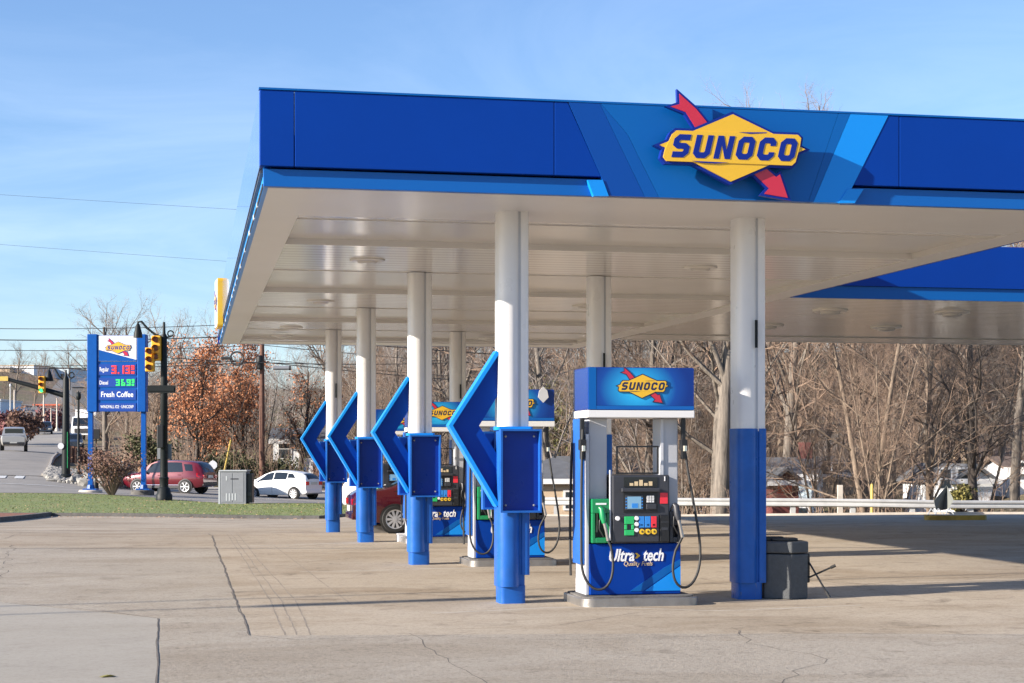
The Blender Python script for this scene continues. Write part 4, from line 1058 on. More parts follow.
# ================================================================ PRICE SIGN
Zs=83.0
def loc(px,py,Z,ox,oz): # pixel -> local x,z of a thing whose base point is (ox,oz)
    return ((px-512)*Z/F-ox, HC-(py-HZ)*Z/F-oz)
base=G(118,Zs); base.z-=.1
t=thing('price_sign','tall blue roadside fuel price sign with red and green digits','sign',base)
q=lambda px,py:loc(px,py,Zs,base.x,base.z)
def rect(mb,px0,py0,px1,py1,y0,y1,mi=0):
    a=q(px0,py0); b=q(px1,py1); mb.box(min(a[0],b[0]),max(a[0],b[0]),y0,y1,min(a[1],b[1]),max(a[1],b[1]),mi)
mb=MB(); rect(mb,90,335.5,146,411.5,-.22,.22); bd=mb.build('sign_cabinet',M['signblue'],t,bevel=.04)
mb=MB(); rect(mb,88.5,334.5,98.5,412,-.30,.30); mb.build('cabinet_edge',M['signblue'],bd,bevel=.03)
mb=MB(); rect(mb,138.5,334.5,147,412,-.30,.30); mb.build('cabinet_edge',M['signblue'],bd,bevel=.03)
for pa,pb in ((88.5,93),(141.5,146)):
    mb=MB(); rect(mb,pa,411,pb,489,-.12,.12); mb.build('post',M['signblue'],t)
    mb=MB(); a=q((pa+pb)/2,489); mb.box(a[0]-.32,a[0]+.32,-.3,.3,a[1]-.04,a[1]+.02); mb.lathe([(.2,a[1]+.02),(.16,a[1]+.2)],8,0,Matrix.Translation((a[0],0,0))); mb.build('post_shoe',M['signblue'],t)
for i,pc in enumerate((90.5,142.5)):
    a=q(pc,489); mb=MB(); mb.lathe([(.55,-.5),(.55,a[1]-.09),(.5,a[1]-.04)],20,0,Matrix.Translation((a[0],0,0))); mb.build('concrete_footing',M['kerbpale'] if i==0 else M['kerb'],t,smooth=40)
mb=MB(); rect(mb,99.5,336,137.5,361.5,-.245,-.22)
mb.build('emblem_panel',M['white'],bd)
mb=MB(); a,b_,c_,d_=q(99.7,350),q(99.7,361.3),q(137.3,361.3),q(137.3,360)
mb.prism([a,b_,c_,d_],-.252,-.245,'y'); mb.build('panel_swoosh',M['signblue'],bd)
ce=q(119.5,348)
emblem(1.22,bd,-.255,ce[0],ce[1],EM,False,.2)
def panel(px0,py0,px1,py1,name,m='signblued'):
    mb=MB(); rect(mb,px0-.6,py0-.6,px1+.6,py1+.6,-.232,-.22); mb.build('panel_frame',M['signblue'],bd)
    mb=MB(); rect(mb,px0,py0,px1,py1,-.245,-.232); return mb.build(name,M[m],bd)
panel(99.5,364.5,137,375.3,'price_panel'); panel(99.5,378,137,387,'price_panel'); panel(99.5,390,137,400,'text_panel'); panel(99.5,403.3,137,411,'text_panel')
mb=MB(); x,z=q(105.3,369.7); text_mesh(mb,'Regular',.3,x,z,-.248,.43,.002); mb.build('lettering',M['wtext'],bd)
mb=MB(); x,z=q(105,383); text_mesh(mb,'Diesel',.26,x,z,-.248,.40,.003); mb.build('lettering',M['wtext'],bd)
k=Zs/F
def price(px,pyb,h,w,s,m,pitch,t_):
    mb=MB(); 
    for i,ch in enumerate(s):
        if ch==' ': continue
        x,z=q(px+i*pitch,pyb); digit(mb,ch,x,z,w*k,h*k,t_*k,-.247,.02)
    return mb
mb=price(112.6,374,8.2,5,'3',M['ledred'],0,1.6); x,z=q(119,374); mb.box(x,x+.07,-.267,-.247,z,z+.07)
for i,ch in enumerate('13'):
    x,z=q(120.8+i*5.8,374); digit(mb,ch,x,z,(4.6)*k,8.2*k,1.6*k,-.247,.02)
x,z=q(132.3,370); digit(mb,'9',x,z,3.2*k,4.4*k,1.*k,-.247,.02); x,z=q(132.3,374); mb.box(x,x+.15,-.267,-.247,z,z+.12)
mb.build('price_digits',M['ledred'],bd)
mb=MB()
for px,ch in ((117,'3'),(122.4,'6'),(127.8,'9')):
    x,z=q(px,386); digit(mb,ch,x,z,4.0*k,6.6*k,1.35*k,-.247,.02)
x,z=q(132.8,383); digit(mb,'9',x,z,2.8*k,3.8*k,.9*k,-.247,.02); x,z=q(132.8,386); mb.box(x,x+.12,-.267,-.247,z,z+.1)
mb.build('price_digits',M['ledgreen'],bd)
mb=MB(); x,z=q(118.2,394.8); text_mesh(mb,'Fresh Coffee',.36,x,z,-.248,1.52,.005); mb.build('lettering',M['wtext'],bd)
mb=MB(); x,z=q(118.2,407); text_mesh(mb,'WINDFALL ICE · UNICORP',.2,x,z,-.248,1.56,.002); mb.build('lettering',M['wtext'],bd)

# ================================================================ BARE TREES AND PLANTS
def grow_tree(seed,h,r0,spread=.5,lvl=4,nlimb=8,low=.25,sides=5,lean=0,forks=1,dens=1.):
    rd=random.Random(seed); tr=MB(); cr=MB(); tips=[]
    def br(p,d,L,r,lv):
        n=5 if lv==0 else (4 if lv<=2 else 2); pts=[p.copy()]; rs=[r]; dirs=[d.copy()]
        for i in range(n):
            wob={0:.045,1:.13,2:.2,3:.25,4:.3,5:.3}[lv]
            d=(d+Vector((rd.gauss(0,wob),rd.gauss(0,wob),rd.gauss(0,wob)+(.10 if lv>0 else .08)))).normalized()
            p=p+d*(L/n); pts.append(p.copy()); rs.append(r*(1-(.72 if lv else .62)*(i+1)/n)); dirs.append(d.copy())
        (tr if lv<=1 else cr).tube(pts,rs,{0:9,1:6,2:4}.get(lv,3),0,cap=False)
        if lv>=lvl: tips.append(pts[-1]); tips.append(pts[len(pts)//2]); return
        nc={0:nlimb+3,1:8,2:7,3:6,4:4}[lv]; nc=max(2,int(nc*dens+rd.random()))
        for c in range(nc):
            f=(low+(1-low)*(c+rd.random()*.8)/nc) if lv==0 else .2+.8*(c+rd.random())/nc
            f=min(f,.999); j=f*n; i=int(j); q=pts[i].lerp(pts[i+1],j-i); dd=dirs[i+1]
            az=rd.random()*6.283; ang=R(rd.uniform(22,52)) if lv==0 else R(rd.uniform(22,58))
            o=dd.orthogonal().normalized(); o=Matrix.Rotation(az,3,dd)@o
            nd=(dd*math.cos(ang)+o*math.sin(ang)*(.7+spread)).normalized()
            l2=L*({0:.50,1:.5,2:.52,3:.55,4:.6}[lv])*rd.uniform(.7,1.15)*(1-.35*f if lv==0 else 1-.25*f)
            br(q,nd,l2,(rs[i]*(.42 if lv==0 else .55)),lv+1)
    for k in range(forks):
        a=k*6.283/forks+rd.random(); d=Vector((lean+(.22*math.cos(a) if forks>1 else 0),(.22*math.sin(a) if forks>1 else 0),1)).normalized()
        br(Vector((0,0,-.5)),d,h,r0*(1 if forks==1 else .7),0)
    return tr,cr,tips
def tree_proto(kind,label,cat,seed,h,r0,bk,tw,**kw):
    tr,cr,tips=grow_tree(seed,h,r0,**kw)
    t=thing(kind,label,cat); tr.build('trunk',M[bk],t,smooth=60); cr.build('crown',M[tw],t); return t,tips
protos=[]
spec=[(11,13,.24,'bark','twig',dict(spread=.5,nlimb=11,low=.12)),
      (12,15,.28,'bark2','twig',dict(spread=.35,nlimb=11,low=.2)),
      (13,11,.16,'bark','twig',dict(spread=.6,nlimb=10,low=.1,forks=2)),
      (14,14,.21,'bark2','twiggrey',dict(spread=.45,nlimb=10,low=.15)),
      (15,9,.10,'bark','twig',dict(spread=.5,nlimb=10,low=.1,forks=3,lvl=4)),
      (16,12,.19,'barkdark','twigdark',dict(spread=.55,nlimb=10,low=.15)),
      (17,7,.09,'bark','twig',dict(spread=.4,nlimb=9,low=.1,forks=2,lvl=3)),
      (18,7.5,.10,'bark2','twiggrey',dict(spread=.5,nlimb=9,low=.08,forks=2,lvl=3))]
for s in spec:
    t,_=tree_proto('bare_tree','x','tree',s[0],s[1],s[2],s[3],s[4],**s[5]); t.hide_render=False; protos.append(t)
used=set()
PH={}
def put(i,px,Z,s,label,group=None,rz=None,sz=None,name=None,dz=0,ytop=None):
    src=protos[i]
    if i not in PH: PH[i]=max(v.co.z for c in src.children for v in c.data.vertices)
    exact = ytop is not None
    if ytop is None: ytop = (118+.0385*(px-264)+rd.uniform(15,60)) if px>330 else rd.uniform(318,362) if px>150 else rd.uniform(335,372)
    gz=H(*X(px,Z)); hmax=hz(0,ytop,Z)-gz
    if PH[i]*s>hmax or exact: sz=hmax/PH[i]; s=min(s,sz*1.25)
    if i in used: t=copy_tree(src)
    else: t=src; used.add(i)
    p=G(px,Z,dz); t.location=p; t.rotation_euler=(0,0,rz if rz is not None else random.uniform(0,6.28)); t.scale=(s,s,sz or s)
    t['label']=label; t['category']='tree'
    if group: t['group']=group
    elif 'group' in t: del t['group']
    if name: t.name=name
    return t
rd=random.Random(21)
def hz(px,py,Z): return HC-(py-HZ)*Z/F
WG='bare trees crowded in the wood behind the guardrail'; WL='bare brown winter tree, one of the crowd in the wood beyond the guardrail'
WIN=((530,600),(748,812),(916,978),(992,1040))
def inwin(px): return any(a<px<b for a,b in WIN)
for k in range(54):
    px=rd.uniform(535,1120); Z=rd.uniform(66,112)
    if 690<px<745 and Z<85: continue
    if any(a-22<px<b+22 for a,b in WIN) and Z<92: continue
    put(rd.choice([0,1,2,3,4,0,5,2,5]),px,Z,rd.uniform(.75,1.15),WL,WG)
for k in range(24):
    px=rd.uniform(590,1120); Z=rd.uniform(58.5,75)
    if inwin(px): continue
    put(rd.choice([6,7,4,6,7]),px,Z,rd.uniform(.6,1.0),'slender bare sapling in the thicket just behind the guardrail','bare saplings just behind the guardrail')
for k in range(64):
    px=rd.uniform(430,1150); Z=rd.uniform(108,190)
    if inwin(px) and Z<112: continue
    put(rd.choice([0,1,3,0,5,5,2]),px,Z,rd.uniform(.9,1.3),'bare tree on the slope at the back of the wood','bare trees on the slope behind the houses')
for k in range(26):
    px=rd.uniform(165,470); Z=rd.uniform(118,165)
    if 272<px<334 and Z<134: continue
    put(rd.choice([0,1,3,2,4]),px,Z,rd.uniform(.75,1.05),'bare tree standing across the street behind the rust coloured tree','bare trees across the street')
for k in range(26):
    px=rd.uniform(150,500); Z=rd.uniform(112,150)
    if 268<px<338 and Z<140: continue
    put(rd.choice([6,7,4]),px,Z,rd.uniform(.8,1.2),'slender bare sapling across the street behind the parked and passing cars','bare saplings across the street')
for k in range(16):
    px=rd.uniform(100,200); Z=rd.uniform(130,190)
    put(rd.choice([4,6,7,2]),px,Z,rd.uniform(.7,.9),'low bare tree in the scrub behind the price sign','low bare trees behind the price sign')
# singled out trees
put(1,716,63,1.05,'thick pale barked tree with split trunk, left of the right front canopy column','',.6)
put(3,126,150,1.18,'tall bare tree rising above the price sign','',1.0,ytop=281)
put(1,106,140,1.1,'bare tree crown spreading left of the price sign top, behind the wires','',.4,ytop=292)
put(0,150,138,1.15,'bare tree crown rising between the price sign and the curved lamp arm','',2.4,ytop=290)
put(3,176,145,1.05,'bare tree crown just right of the black signal pole, above the rust coloured leaves','',1.4,ytop=300)
put(0,205,150,.95,'bare tree reaching above the rust coloured tree beside the yellow emblem','',2.0,ytop=300)
put(1,783,92,1.12,'tallest bare tree, its top showing above the canopy roof','',2.2,ytop=66)
put(3,724,100,1.05,'bare tree whose twigs just clear the canopy roof left of the tallest one','',.2,ytop=90)
put(5,975,62,1.05,'straight dark trunk standing behind the guardrail at right, beside a yellow-green bush','',.3)
put(2,930,66,1.1,'leaning forked tree left of the dark straight trunk, behind the grey folded board','',1.3)
put(2,868,61,1.15,'big clump of pale stems fanning out behind the yellow post','',2.6)
put(1,1014,80,.9,'pale leaning tree by the right edge in front of the low white building','',.8)
# a big pale trunk
tr,cr,_=grow_tree(78,11.5,.33,spread=.4,nlimb=8,low=.42)
t=thing('bare_tree','tall old tree with ribbed grey bark just left of the right front column','tree',G(718,61)); tr.build('trunk',M['bark2'],t,smooth=60); cr.build('crown',M['twig'],t)
# twiggy ground cover and brush masses
def brush(name,label,cat,n,pxr,Zr,hr,m,seed,base=0):
    rd=random.Random(seed); mb=MB()
    for i in range(n):
        px=rd.uniform(*pxr); Z=rd.uniform(*Zr); x=(px-512)*Z/F; z=H2(x,Z)
        if Z<108 and px>525 and inwin(px) and rd.random()<.93: continue
        h=rd.uniform(*hr); p=Vector((x,Z,z-.1)); lean=Vector((rd.gauss(0,.25),rd.gauss(0,.25),1)).normalized(); r=.007+.004*h*rd.random()
        mid=p+lean*h*.5; lean2=(lean+Vector((rd.gauss(0,.2),rd.gauss(0,.2),.1))).normalized(); top=mid+lean2*h*.5
        mb.tube([p,mid,top],[r,r*.7,r*.25],3,0,cap=False)
        for k in range(4):
            q=p.lerp(top,rd.uniform(.25,.9)); d=Vector((rd.gauss(0,.7),rd.gauss(0,.7),rd.uniform(.1,.9))).normalized(); mb.tube([q,q+d*h*rd.uniform(.15,.4)],[r*.5,r*.15],3,0,cap=False)
    o=mb.build(name,m); return tag(o,label,cat,kind='stuff')
_hx=None
def H2(x,y):
    global _hx
    if _hx is None:
        gx=np.linspace(-.35,.5,60); gy=np.geomspace(50,400,90); GX,GY=np.meshgrid(gx,gy); _hx=(gx,gy,Hn(GX*GY,GY))
    gx,gy,hh=_hx; i=np.clip(np.interp(x/y,gx,np.arange(60)),0,58.99); j=np.clip(np.interp(y,gy,np.arange(90)),0,88.99)
    i0,j0=int(i),int(j); f,g=i-i0,j-j0
    return hh[j0,i0]*(1-f)*(1-g)+hh[j0,i0+1]*f*(1-g)+hh[j0+1,i0]*(1-f)*g+hh[j0+1,i0+1]*f*g
brush('undergrowth','tangled brown brush and stems filling the hollow behind the guardrail','undergrowth',1900,(530,1150),(58,84),(.4,1.7),M['twig'],5)
brush('undergrowth','grey brown brush on the far slope behind the houses','undergrowth',3200,(440,1200),(122,200),(2,6),M['twiggrey'],6)
brush('undergrowth','brown brush along the far side of the street','undergrowth',2200,(120,520),(109,160),(1,4),M['twig'],8)
brush('distant_wood','hazy bare wood covering the far hillside','wood',5000,(140,1300),(200,390),(6,13),M['twiggrey'],9)

def leafcloud(mb,pts,n,rad,size,seed,squash=1.):
    rd=random.Random(seed)
    for i in range(n):
        c=Vector(rd.choice(pts)); p=c+Vector((rd.gauss(0,rad),rd.gauss(0,rad),rd.gauss(0,rad*squash)))
        a=Vector((rd.gauss(0,1),rd.gauss(0,1),rd.gauss(0,1))).normalized(); b=a.orthogonal().normalized(); b=Matrix.Rotation(rd.random()*6.28,3,a)@b; c2=a.cross(b); s=size*rd.uniform(.6,1.3)
        mb.add([p-b*s,p+c2*s*.6,p+b*s,p-c2*s*.6],[(0,1,2,3)])
rl=['broad rust leaved tree behind the traffic signal pole, leftmost and fullest of the russet trees','rust leaved tree just left of the brown utility pole','smaller rust leaved tree just right of the brown utility pole']
for k,(px,Z,h,n,s) in enumerate(((196,116,8.2,2300,1.0),(243,120,8.0,2300,.9),(300,124,6.6,420,.8))):
    tr,cr,tips=grow_tree(40+k,h,.22,spread=.9,nlimb=12,low=.12)
    t=thing('rust_leaved_tree',rl[k],'tree',G(px,Z),0,'rust leaved trees across the street'); tr.build('trunk',M['barkdark'],t,smooth=60); cr.build('crown',M['twigdark'],t)
    lf=MB(); leafcloud(lf,tips,n*3,.24,.085,k); lf.build('foliage',M['rust'],t)
# fallen leaves
mb=MB(); rd=random.Random(12)
for i in range(900):
    px=rd.uniform(-50,500); Z=rd.uniform(59.5,77) if rd.random()<.75 else rd.uniform(57.2,58.2)
    if px>200 and Z>71: continue
    x=(px-512)*Z/F; z=H(x,Z)+(.075 if Z>59 else .02); s=rd.uniform(.02,.05); a=rd.random()*6.3
    mb.add([(x+s*math.cos(a),Z+s*math.sin(a),z),(x-s*math.sin(a)*.6,Z+s*math.cos(a)*.6,z+.02),(x-s*math.cos(a),Z-s*math.sin(a),z+.01),(x+s*math.sin(a)*.6,Z-s*math.cos(a)*.6,z)],[(0,1,2,3)])
tag(mb.build('fallen_leaves',M['timber']),'dry leaves scattered over the grass strip and along its kerb','leaves',kind='stuff')
lx,ly=gp(107,678); mb=MB(); mb.add([(lx-.06,ly,.012),(lx-.01,ly+.05,.02),(lx+.07,ly+.01,.013),(lx+.03,ly-.03,.03),(lx-.03,ly-.04,.012)],[(0,4,3,2,1)]); tag(mb.build('fallen_leaf',M['olive']),'single yellow leaf lying on the smooth grey concrete in front','leaf')
# far left leafy masses, shrubs with dark and purple leaves
def shrub(name,label,px,Z,w,h,m,n,seed,size=.12,tw='twigdark',cat='bush',stems=14):
    rd=random.Random(seed); t=thing(name,label,cat,G(px,Z)); s=MB(); ends=[]
    for i in range(stems):
        d=Vector((rd.uniform(-1,1)*w*.5,rd.uniform(-1,1)*w*.5,h*rd.uniform(.6,1))); mid=d*.5+Vector((rd.gauss(0,.08),rd.gauss(0,.08),.08))*h
        s.tube([(0,0,-.1),mid,d],[.03*h**.5,.02*h**.5,.006],4,0,cap=False); ends+= [mid,d,mid.lerp(d,.5)]
        for j in range(5):
            q=mid.lerp(d,rd.random()); e=q+Vector((rd.gauss(0,w*.14),rd.gauss(0,w*.14),rd.uniform(0,h*.22))); s.tube([q,e],[.012,.004],3,0,cap=False); ends.append(e)
    s.build('stems',M[tw],t); l=MB(); leafcloud(l,ends,n,w*.085,size,seed); l.build('foliage',M[m],t); return t
shrub('dry_shrub','brown leafless looking shrub growing between the two posts of the price sign',112,80.5,2.3,2.0,'bushbrown',2600,1,.06,'twig',stems=34)
shrub('round_bush','rounded yellow-green bush behind the guardrail, left of the dark straight trunk',960,62,.9,1.15,'olive',2600,2,.05)
shrub('purple_tree','dark red leaved small tree at the far left edge behind the pickup',3,190,3.2,3.3,'purple',2600,3,.2,cat='tree')
shrub('purple_tree','brown and purple small tree rising behind the pickup',24,185,3.2,3.2,'bushbrown',2600,4,.2,cat='tree')
shrub('purple_tree','pinkish purple tree on the hill left of the far signal pole',51,300,4,4.2,'purple',2600,5,.3,cat='tree')
shrub('evergreen_shrub','dark evergreen shrub under the rust coloured trees beside the cars',225,113,3,1.9,'darkgreen',2200,6,.1)
shrub('evergreen_shrub','dark green shrub behind the rear of the dark red crossover',150,112,3,2.8,'darkgreen',2200,7,.1)
shrub('evergreen_shrub','low dark green shrub behind the bonnet of the white hatchback',272,113,3.,1.5,'darkgreen',2200,8,.1)
shrub('evergreen_tree','dark evergreen seen past the left side of the nearest pump',568,118,5,8,'evergreen',4200,9,.16,cat='tree')
HL='bare tree among the houses on the far hill at the left'
for (i,px,Z,s) in ((3,8,520,1.7),(0,22,560,1.6),(3,-10,540,1.8),(1,15,430,1.0),(2,2,380,.9),(0,34,400,.8),(3,110,420,1.3),(0,122,380,1.3),(2,96,500,1.1),(1,70,560,1.0),(1,44,520,.9),(0,104,300,1.0),(2,112,250,1.0),(3,-40,400,1.5),(1,-60,300,1.3)):
    put(i,px,Z,s,HL,'bare trees on the far hill')
brush('undergrowth','scrub and hedges patching the far hill at the left','undergrowth',1500,(-80,130),(300,398),(1.5,4),M['twiggrey'],19)

# ================================================================ BUILDINGS
def house(name,label,px,Z,w,d,hw_,hr,rz,wall,roof,wins=(),cat='house',gable='x',dz=0,chim=False,door=None):
    p=G(px,Z,dz); t=thing(name,label,cat,p,R(rz))
    mb=MB(); mb.box(-w/2,w/2,-d/2,d/2,-1.5,hw_)
    if gable=='x': mb.prism([(-d/2,hw_),(d/2,hw_),(0,hw_+hr-.05)],-w/2,w/2,'x')
    elif gable=='y': mb.prism([(-w/2,hw_),(w/2,hw_),(0,hw_+hr-.05)],-d/2,d/2,'y')
    mb.build('wall',M[wall],t)
    o=.35; r=MB(); th=.14
    if gable=='x':
        for s in (1,-1): r.add([(-w/2-o,s*(d/2+o),hw_-hr*o/(d/2)),(w/2+o,s*(d/2+o),hw_-hr*o/(d/2)),(w/2+o,0,hw_+hr),(-w/2-o,0,hw_+hr),(-w/2-o,s*(d/2+o),hw_-hr*o/(d/2)+th),(w/2+o,s*(d/2+o),hw_-hr*o/(d/2)+th),(w/2+o,0,hw_+hr+th),(-w/2-o,0,hw_+hr+th)],[(0,1,2,3),(4,7,6,5),(0,4,5,1),(1,5,6,2),(0,3,7,4)])
    elif gable=='y':
        for s in (1,-1): r.add([(s*(w/2+o),-d/2-o,hw_-hr*o/(w/2)),(s*(w/2+o),d/2+o,hw_-hr*o/(w/2)),(0,d/2+o,hw_+hr),(0,-d/2-o,hw_+hr),(s*(w/2+o),-d/2-o,hw_-hr*o/(w/2)+th),(s*(w/2+o),d/2+o,hw_-hr*o/(w/2)+th),(0,d/2+o,hw_+hr+th),(0,-d/2-o,hw_+hr+th)],[(0,1,2,3),(4,7,6,5),(0,4,5,1),(1,5,6,2),(0,3,7,4)])
    elif gable=='hip':
        a=min(w,d)/2; e=[(-w/2-o,-d/2-o,hw_),(w/2+o,-d/2-o,hw_),(w/2+o,d/2+o,hw_),(-w/2-o,d/2+o,hw_),(-max(w/2-a,0),0,hw_+hr),(max(w/2-a,.01),0,hw_+hr)]
        r.add(e,[(0,1,5,4),(1,2,5),(2,3,4,5),(3,0,4),(3,2,1,0)])
    else: r.box(-w/2-.15,w/2+.15,-d/2-.15,d/2+.15,hw_,hw_+.3)
    rf=r.build('roof',M[roof],t)
    f=MB(); f.box(-w/2-o,w/2+o,-d/2-o-.03,-d/2-o,hw_-.22+(0 if gable!='x' else -hr*o/(d/2)),hw_+.02+(0 if gable!='x' else -hr*o/(d/2)+.1)); f.build('fascia_board',M['white'],t)
    if chim: c=MB(); c.box(w*.2,w*.2+.7,-.35,.35,hw_+hr*.3,hw_+hr+.9); c.build('chimney',M['sidingred'],rf)
    for (x,z,ww,hh) in wins:
        m=MB(); m.box(x-ww/2-.1,x+ww/2+.1,-d/2-.05,-d/2,z-.1,z+hh+.1); fr=m.build('window',M['white'],t)
        m=MB(); m.box(x-ww/2,x+ww/2,-d/2-.07,-d/2-.05,z,z+hh/2-.03); m.box(x-ww/2,x+ww/2,-d/2-.07,-d/2-.05,z+hh/2+.03,z+hh); m.build('pane',M['window'],fr)
    if door is not None: m=MB(); m.box(door-.5,door+.5,-d/2-.04,-d/2,0,2.05); m.build('door',M['sidingred'],t)
    return t
def hz(px,py,Z): return HC-(py-HZ)*Z/F   # world height seen at a pixel
# tan bungalow seen between the pumps (eaves at y=480, ridge at y=458)
Zt=84; g_=H(X(558,Zt)[0],Zt)
ze=hz(0,479,Zt)-g_; zr=hz(0,458,Zt)-g_
house('bungalow','tan bungalow with grey hipped roof and one white framed window, between the nearest two pumps',553,Zt,4.9,5.2,ze,zr-ze,2,'sidingtan','roofgrey',[(.75,ze-1.35,.65,.75)],gable='hip')
Zt=96; g_=H(X(577,Zt)[0],Zt)
house('dark_house','dark roofed house just behind the tan bungalow, left of the nearest pump',588,100,6,7,1.6,1.9,5,'sidingred','roofgrey',[(-1.2,.3,.8,.8)],gable='x')
def hs(name,label,pxc,Z,wpx,pye,pyr,d,rz,wall,roof,wins,gable,**k):
    g_=H(X(pxc,Z)[0],Z); ze=hz(0,pye,Z)-g_; zr=hz(0,pyr,Z)-g_
    return house(name,label,pxc,Z,wpx*Z/F,d,ze,zr-ze,rz,wall,roof,wins,gable=gable,**k)
hs('white_house','white and pale blue house with long grey roof behind the column and bin',786,90,62,474,460,8,-14,'sidingblue','roofgrey',[(-.6,1,.7,1),(1.0,.8,.8,1)],'x',chim=True)
hs('red_shed','small dark red shed with an orange sheet in front of the pale blue house',776,79,26,480,470,3,8,'sidingred','roofgrey',[(.2,.6,.5,.5)],'y')
m=MB(); p=G(780,76); m.box(-.1,.5,-.03,.03,.05,.38); o=m.build('orange_barrier',M['orange']); o.location=(p.x,p.y,hz(0,494,76)); tag(o,'small bright orange sheet standing in front of the red shed','sheet')
hs('white_house','white gabled house with dark windows behind the grey folded board',946,90,36,478,466,8,6,'sidingwhite','roofgrey',[(-.5,1.2,.7,.9),(-1.5,1.2,.5,.9)],'y')
hs('white_building','low white building on the bank at the right edge',1012,90,34,468,459,7,-4,'sidingwhite','roofbrown',[(0,.8,.9,.6)],'x')
hs('grey_house','grey roofed house behind the wood, left of the clump of pale stems',818,125,44,472,458,8,10,'sidingtan','roofgrey',[(0,1,.8,1)],'x')
hs('brown_house','house with brown roof behind the trees at far right',990,135,50,460,446,8,3,'sidingtan','roofbrown',[(0,1.2,1,1)],'x')
hs('grey_house','house glimpsed behind the nearest pump, right of its console',690,110,30,476,464,7,-6,'sidingblue','roofgrey',[(0,1,.8,.9)],'x')
# pale bungalow behind the trees across the street
hs('white_house','white house with a porch behind the trees, right of the rust coloured trees',303,128,52,440,430,8,4,'sidingwhite','roofgrey',[(-1.1,1.5,.8,1.3),(.4,1.5,.8,1.3)],'x',door=1.4)
t=bpy.data.objects['white_house.002'] if 'white_house.002' in bpy.data.objects else None
# guard wall / low concrete wall behind the hatchback
m=MB(); a=G(205,113); b=G(255,113); m.box(0,(b-a).length,-.12,.12,-.4,.95); o=m.build('low_wall',M['sidingtan']); o.location=a; tag(o,'low pale concrete wall between the crossover and the white hatchback','wall')
# far hill buildings
def farb(name,label,px0,px1,pyt,pyb,Z,wall,roof,rz=0,flat_=True,d=14):
    w=(px1-px0)*Z/F; pc=(px0+px1)/2; z0=hz(0,pyb,Z); h=hz(0,pyt,Z)-z0
    t=thing(name,label,'building',((pc-512)*Z/F,Z,z0),R(rz)); m=MB(); m.box(-w/2,w/2,-d/2,d/2,-6,h); m.build('wall',M[wall],t)
    m=MB()
    if flat_: m.box(-w/2-.2,w/2+.2,-d/2-.2,d/2+.2,h,h+.35)
    else: m.prism([(-d/2-.4,h),(d/2+.4,h),(0,h+h*.5)],-w/2-.3,w/2+.3,'x')
    m.build('roof',M[roof],t)
    n=max(2,int(w/5))
    for i in range(n): 
        x=-w/2+w*(i+.5)/n; q=MB(); q.box(x-.6,x+.6,-d/2-.06,-d/2,h*.3,h*.3+min(1.4,h*.4)); q.build('window',M['window'],t)
    return t
farb('hilltop_building','long pale flat roofed building on the hilltop behind the green traffic light',18,55,368,384,630,'sidingwhite','sidingtan',-12,d=30)
farb('hilltop_building','bluish flat roofed block at the right end of the hilltop building',56,81,370,383,640,'sidingblue','roofgrey',-6,d=25)
farb('hilltop_building','cream low building behind the yellow street name sign',-30,18,369,381,620,'sidingtan','sidingwhite',0,d=20)
farb('white_shop','pale blue fronted shop low on the far hill at the left edge',-8,11,402,424,330,'sidingblue','galv',0)
farb('small_shop','small white shop with red stripe on the far hill',17,26,407,413,380,'sidingwhite','sidingred',0,d=8)
farb('brown_shop','reddish brown shop sign-board building on the far hill',38,64,406,414,420,'sidingred','orange',0,d=8)
farb('grey_building','grey building glimpsed left of the price sign',78,104,388,402,500,'roofgrey','roofgrey',0,False)
farb('blue_building','pale building beside the white lorry',98,108,425,440,260,'sidingblue','roofgrey',0,d=8)

# ================================================================ STREET FURNITURE
def pole_at(px,Z): return G(px,Z)
# near signal pole with street lamp arm
Zp=75.; b=G(164,Zp); t=thing('signal_pole','black signal pole with a curved lamp arm, beside the right sign post','pole',b)
q=lambda px,py:loc(px,py,Zp,b.x,b.z)
mb=MB(); mb.lathe([(.50,-.2),(.50,.02),(.40,.06)],4,0,Matrix.Rotation(R(45),4,'Z')); mb.lathe([(.36,.06),(.36,.28),(.30,.36),(.27,.55),(.19,.62),(.19,.95),(.22,1.0),(.17,1.05)],16); mb.build('pole_base',M['darkpole'],t,smooth=40)
zt=q(164,322)[1]; mb=MB(); mb.lathe([(.17,1.05),(.15,3.2),(.165,3.22),(.13,zt-.6),(.07,zt-.5),(.05,zt)],12); mb.build('shaft',M['darkpole'],t,smooth=40)
a=q(163.5,334); c=q(138,322)
mb=MB(); mb.tube([(a[0],0,a[1]-.15),(a[0]-.35,0,a[1]-.03),(a[0]-.7,0,a[1]+.25),(c[0]+.15,0,c[1]+.02),(c[0],0,c[1]),(c[0],0,c[1]-.1)],.05,8)
mb.tube([(.28+.12*math.cos(k*.5),0,a[1]+.02+.12*math.sin(k*.5)) for k in range(13)],.03,6); mb.tube([(.1,0,a[1]-.15),(.3,0,a[1]-.1)],.04,6); mb.build('lamp_arm',M['darkpole'],t,smooth=60)
mb=MB(); mb.lathe([(.20,-.62),(.18,-.45),(.10,-.12),(.04,0)],12,0,Matrix.Translation((c[0],0,c[1]-.05))); mb.build('lamp_head',M['darkpole'],t,smooth=50)
mb=MB(); x0,z0=q(148,393); x1,z1=q(176,385.5); mb.box(x0,x1,-.16,-.12,z0,z1); mb.box(x0+.05,x1-.05,-.19,-.16,z0+.08,z1-.08); mb.build('street_name_sign',M['darkpole'],t)
mb=MB(); x0,z0=q(157,448); x1,z1=q(168,430); mb.box(x0+.05,x1-.15,-.30,-.16,z0,z1+.2); mb.build('control_box',M['black'],t,bevel=.03)
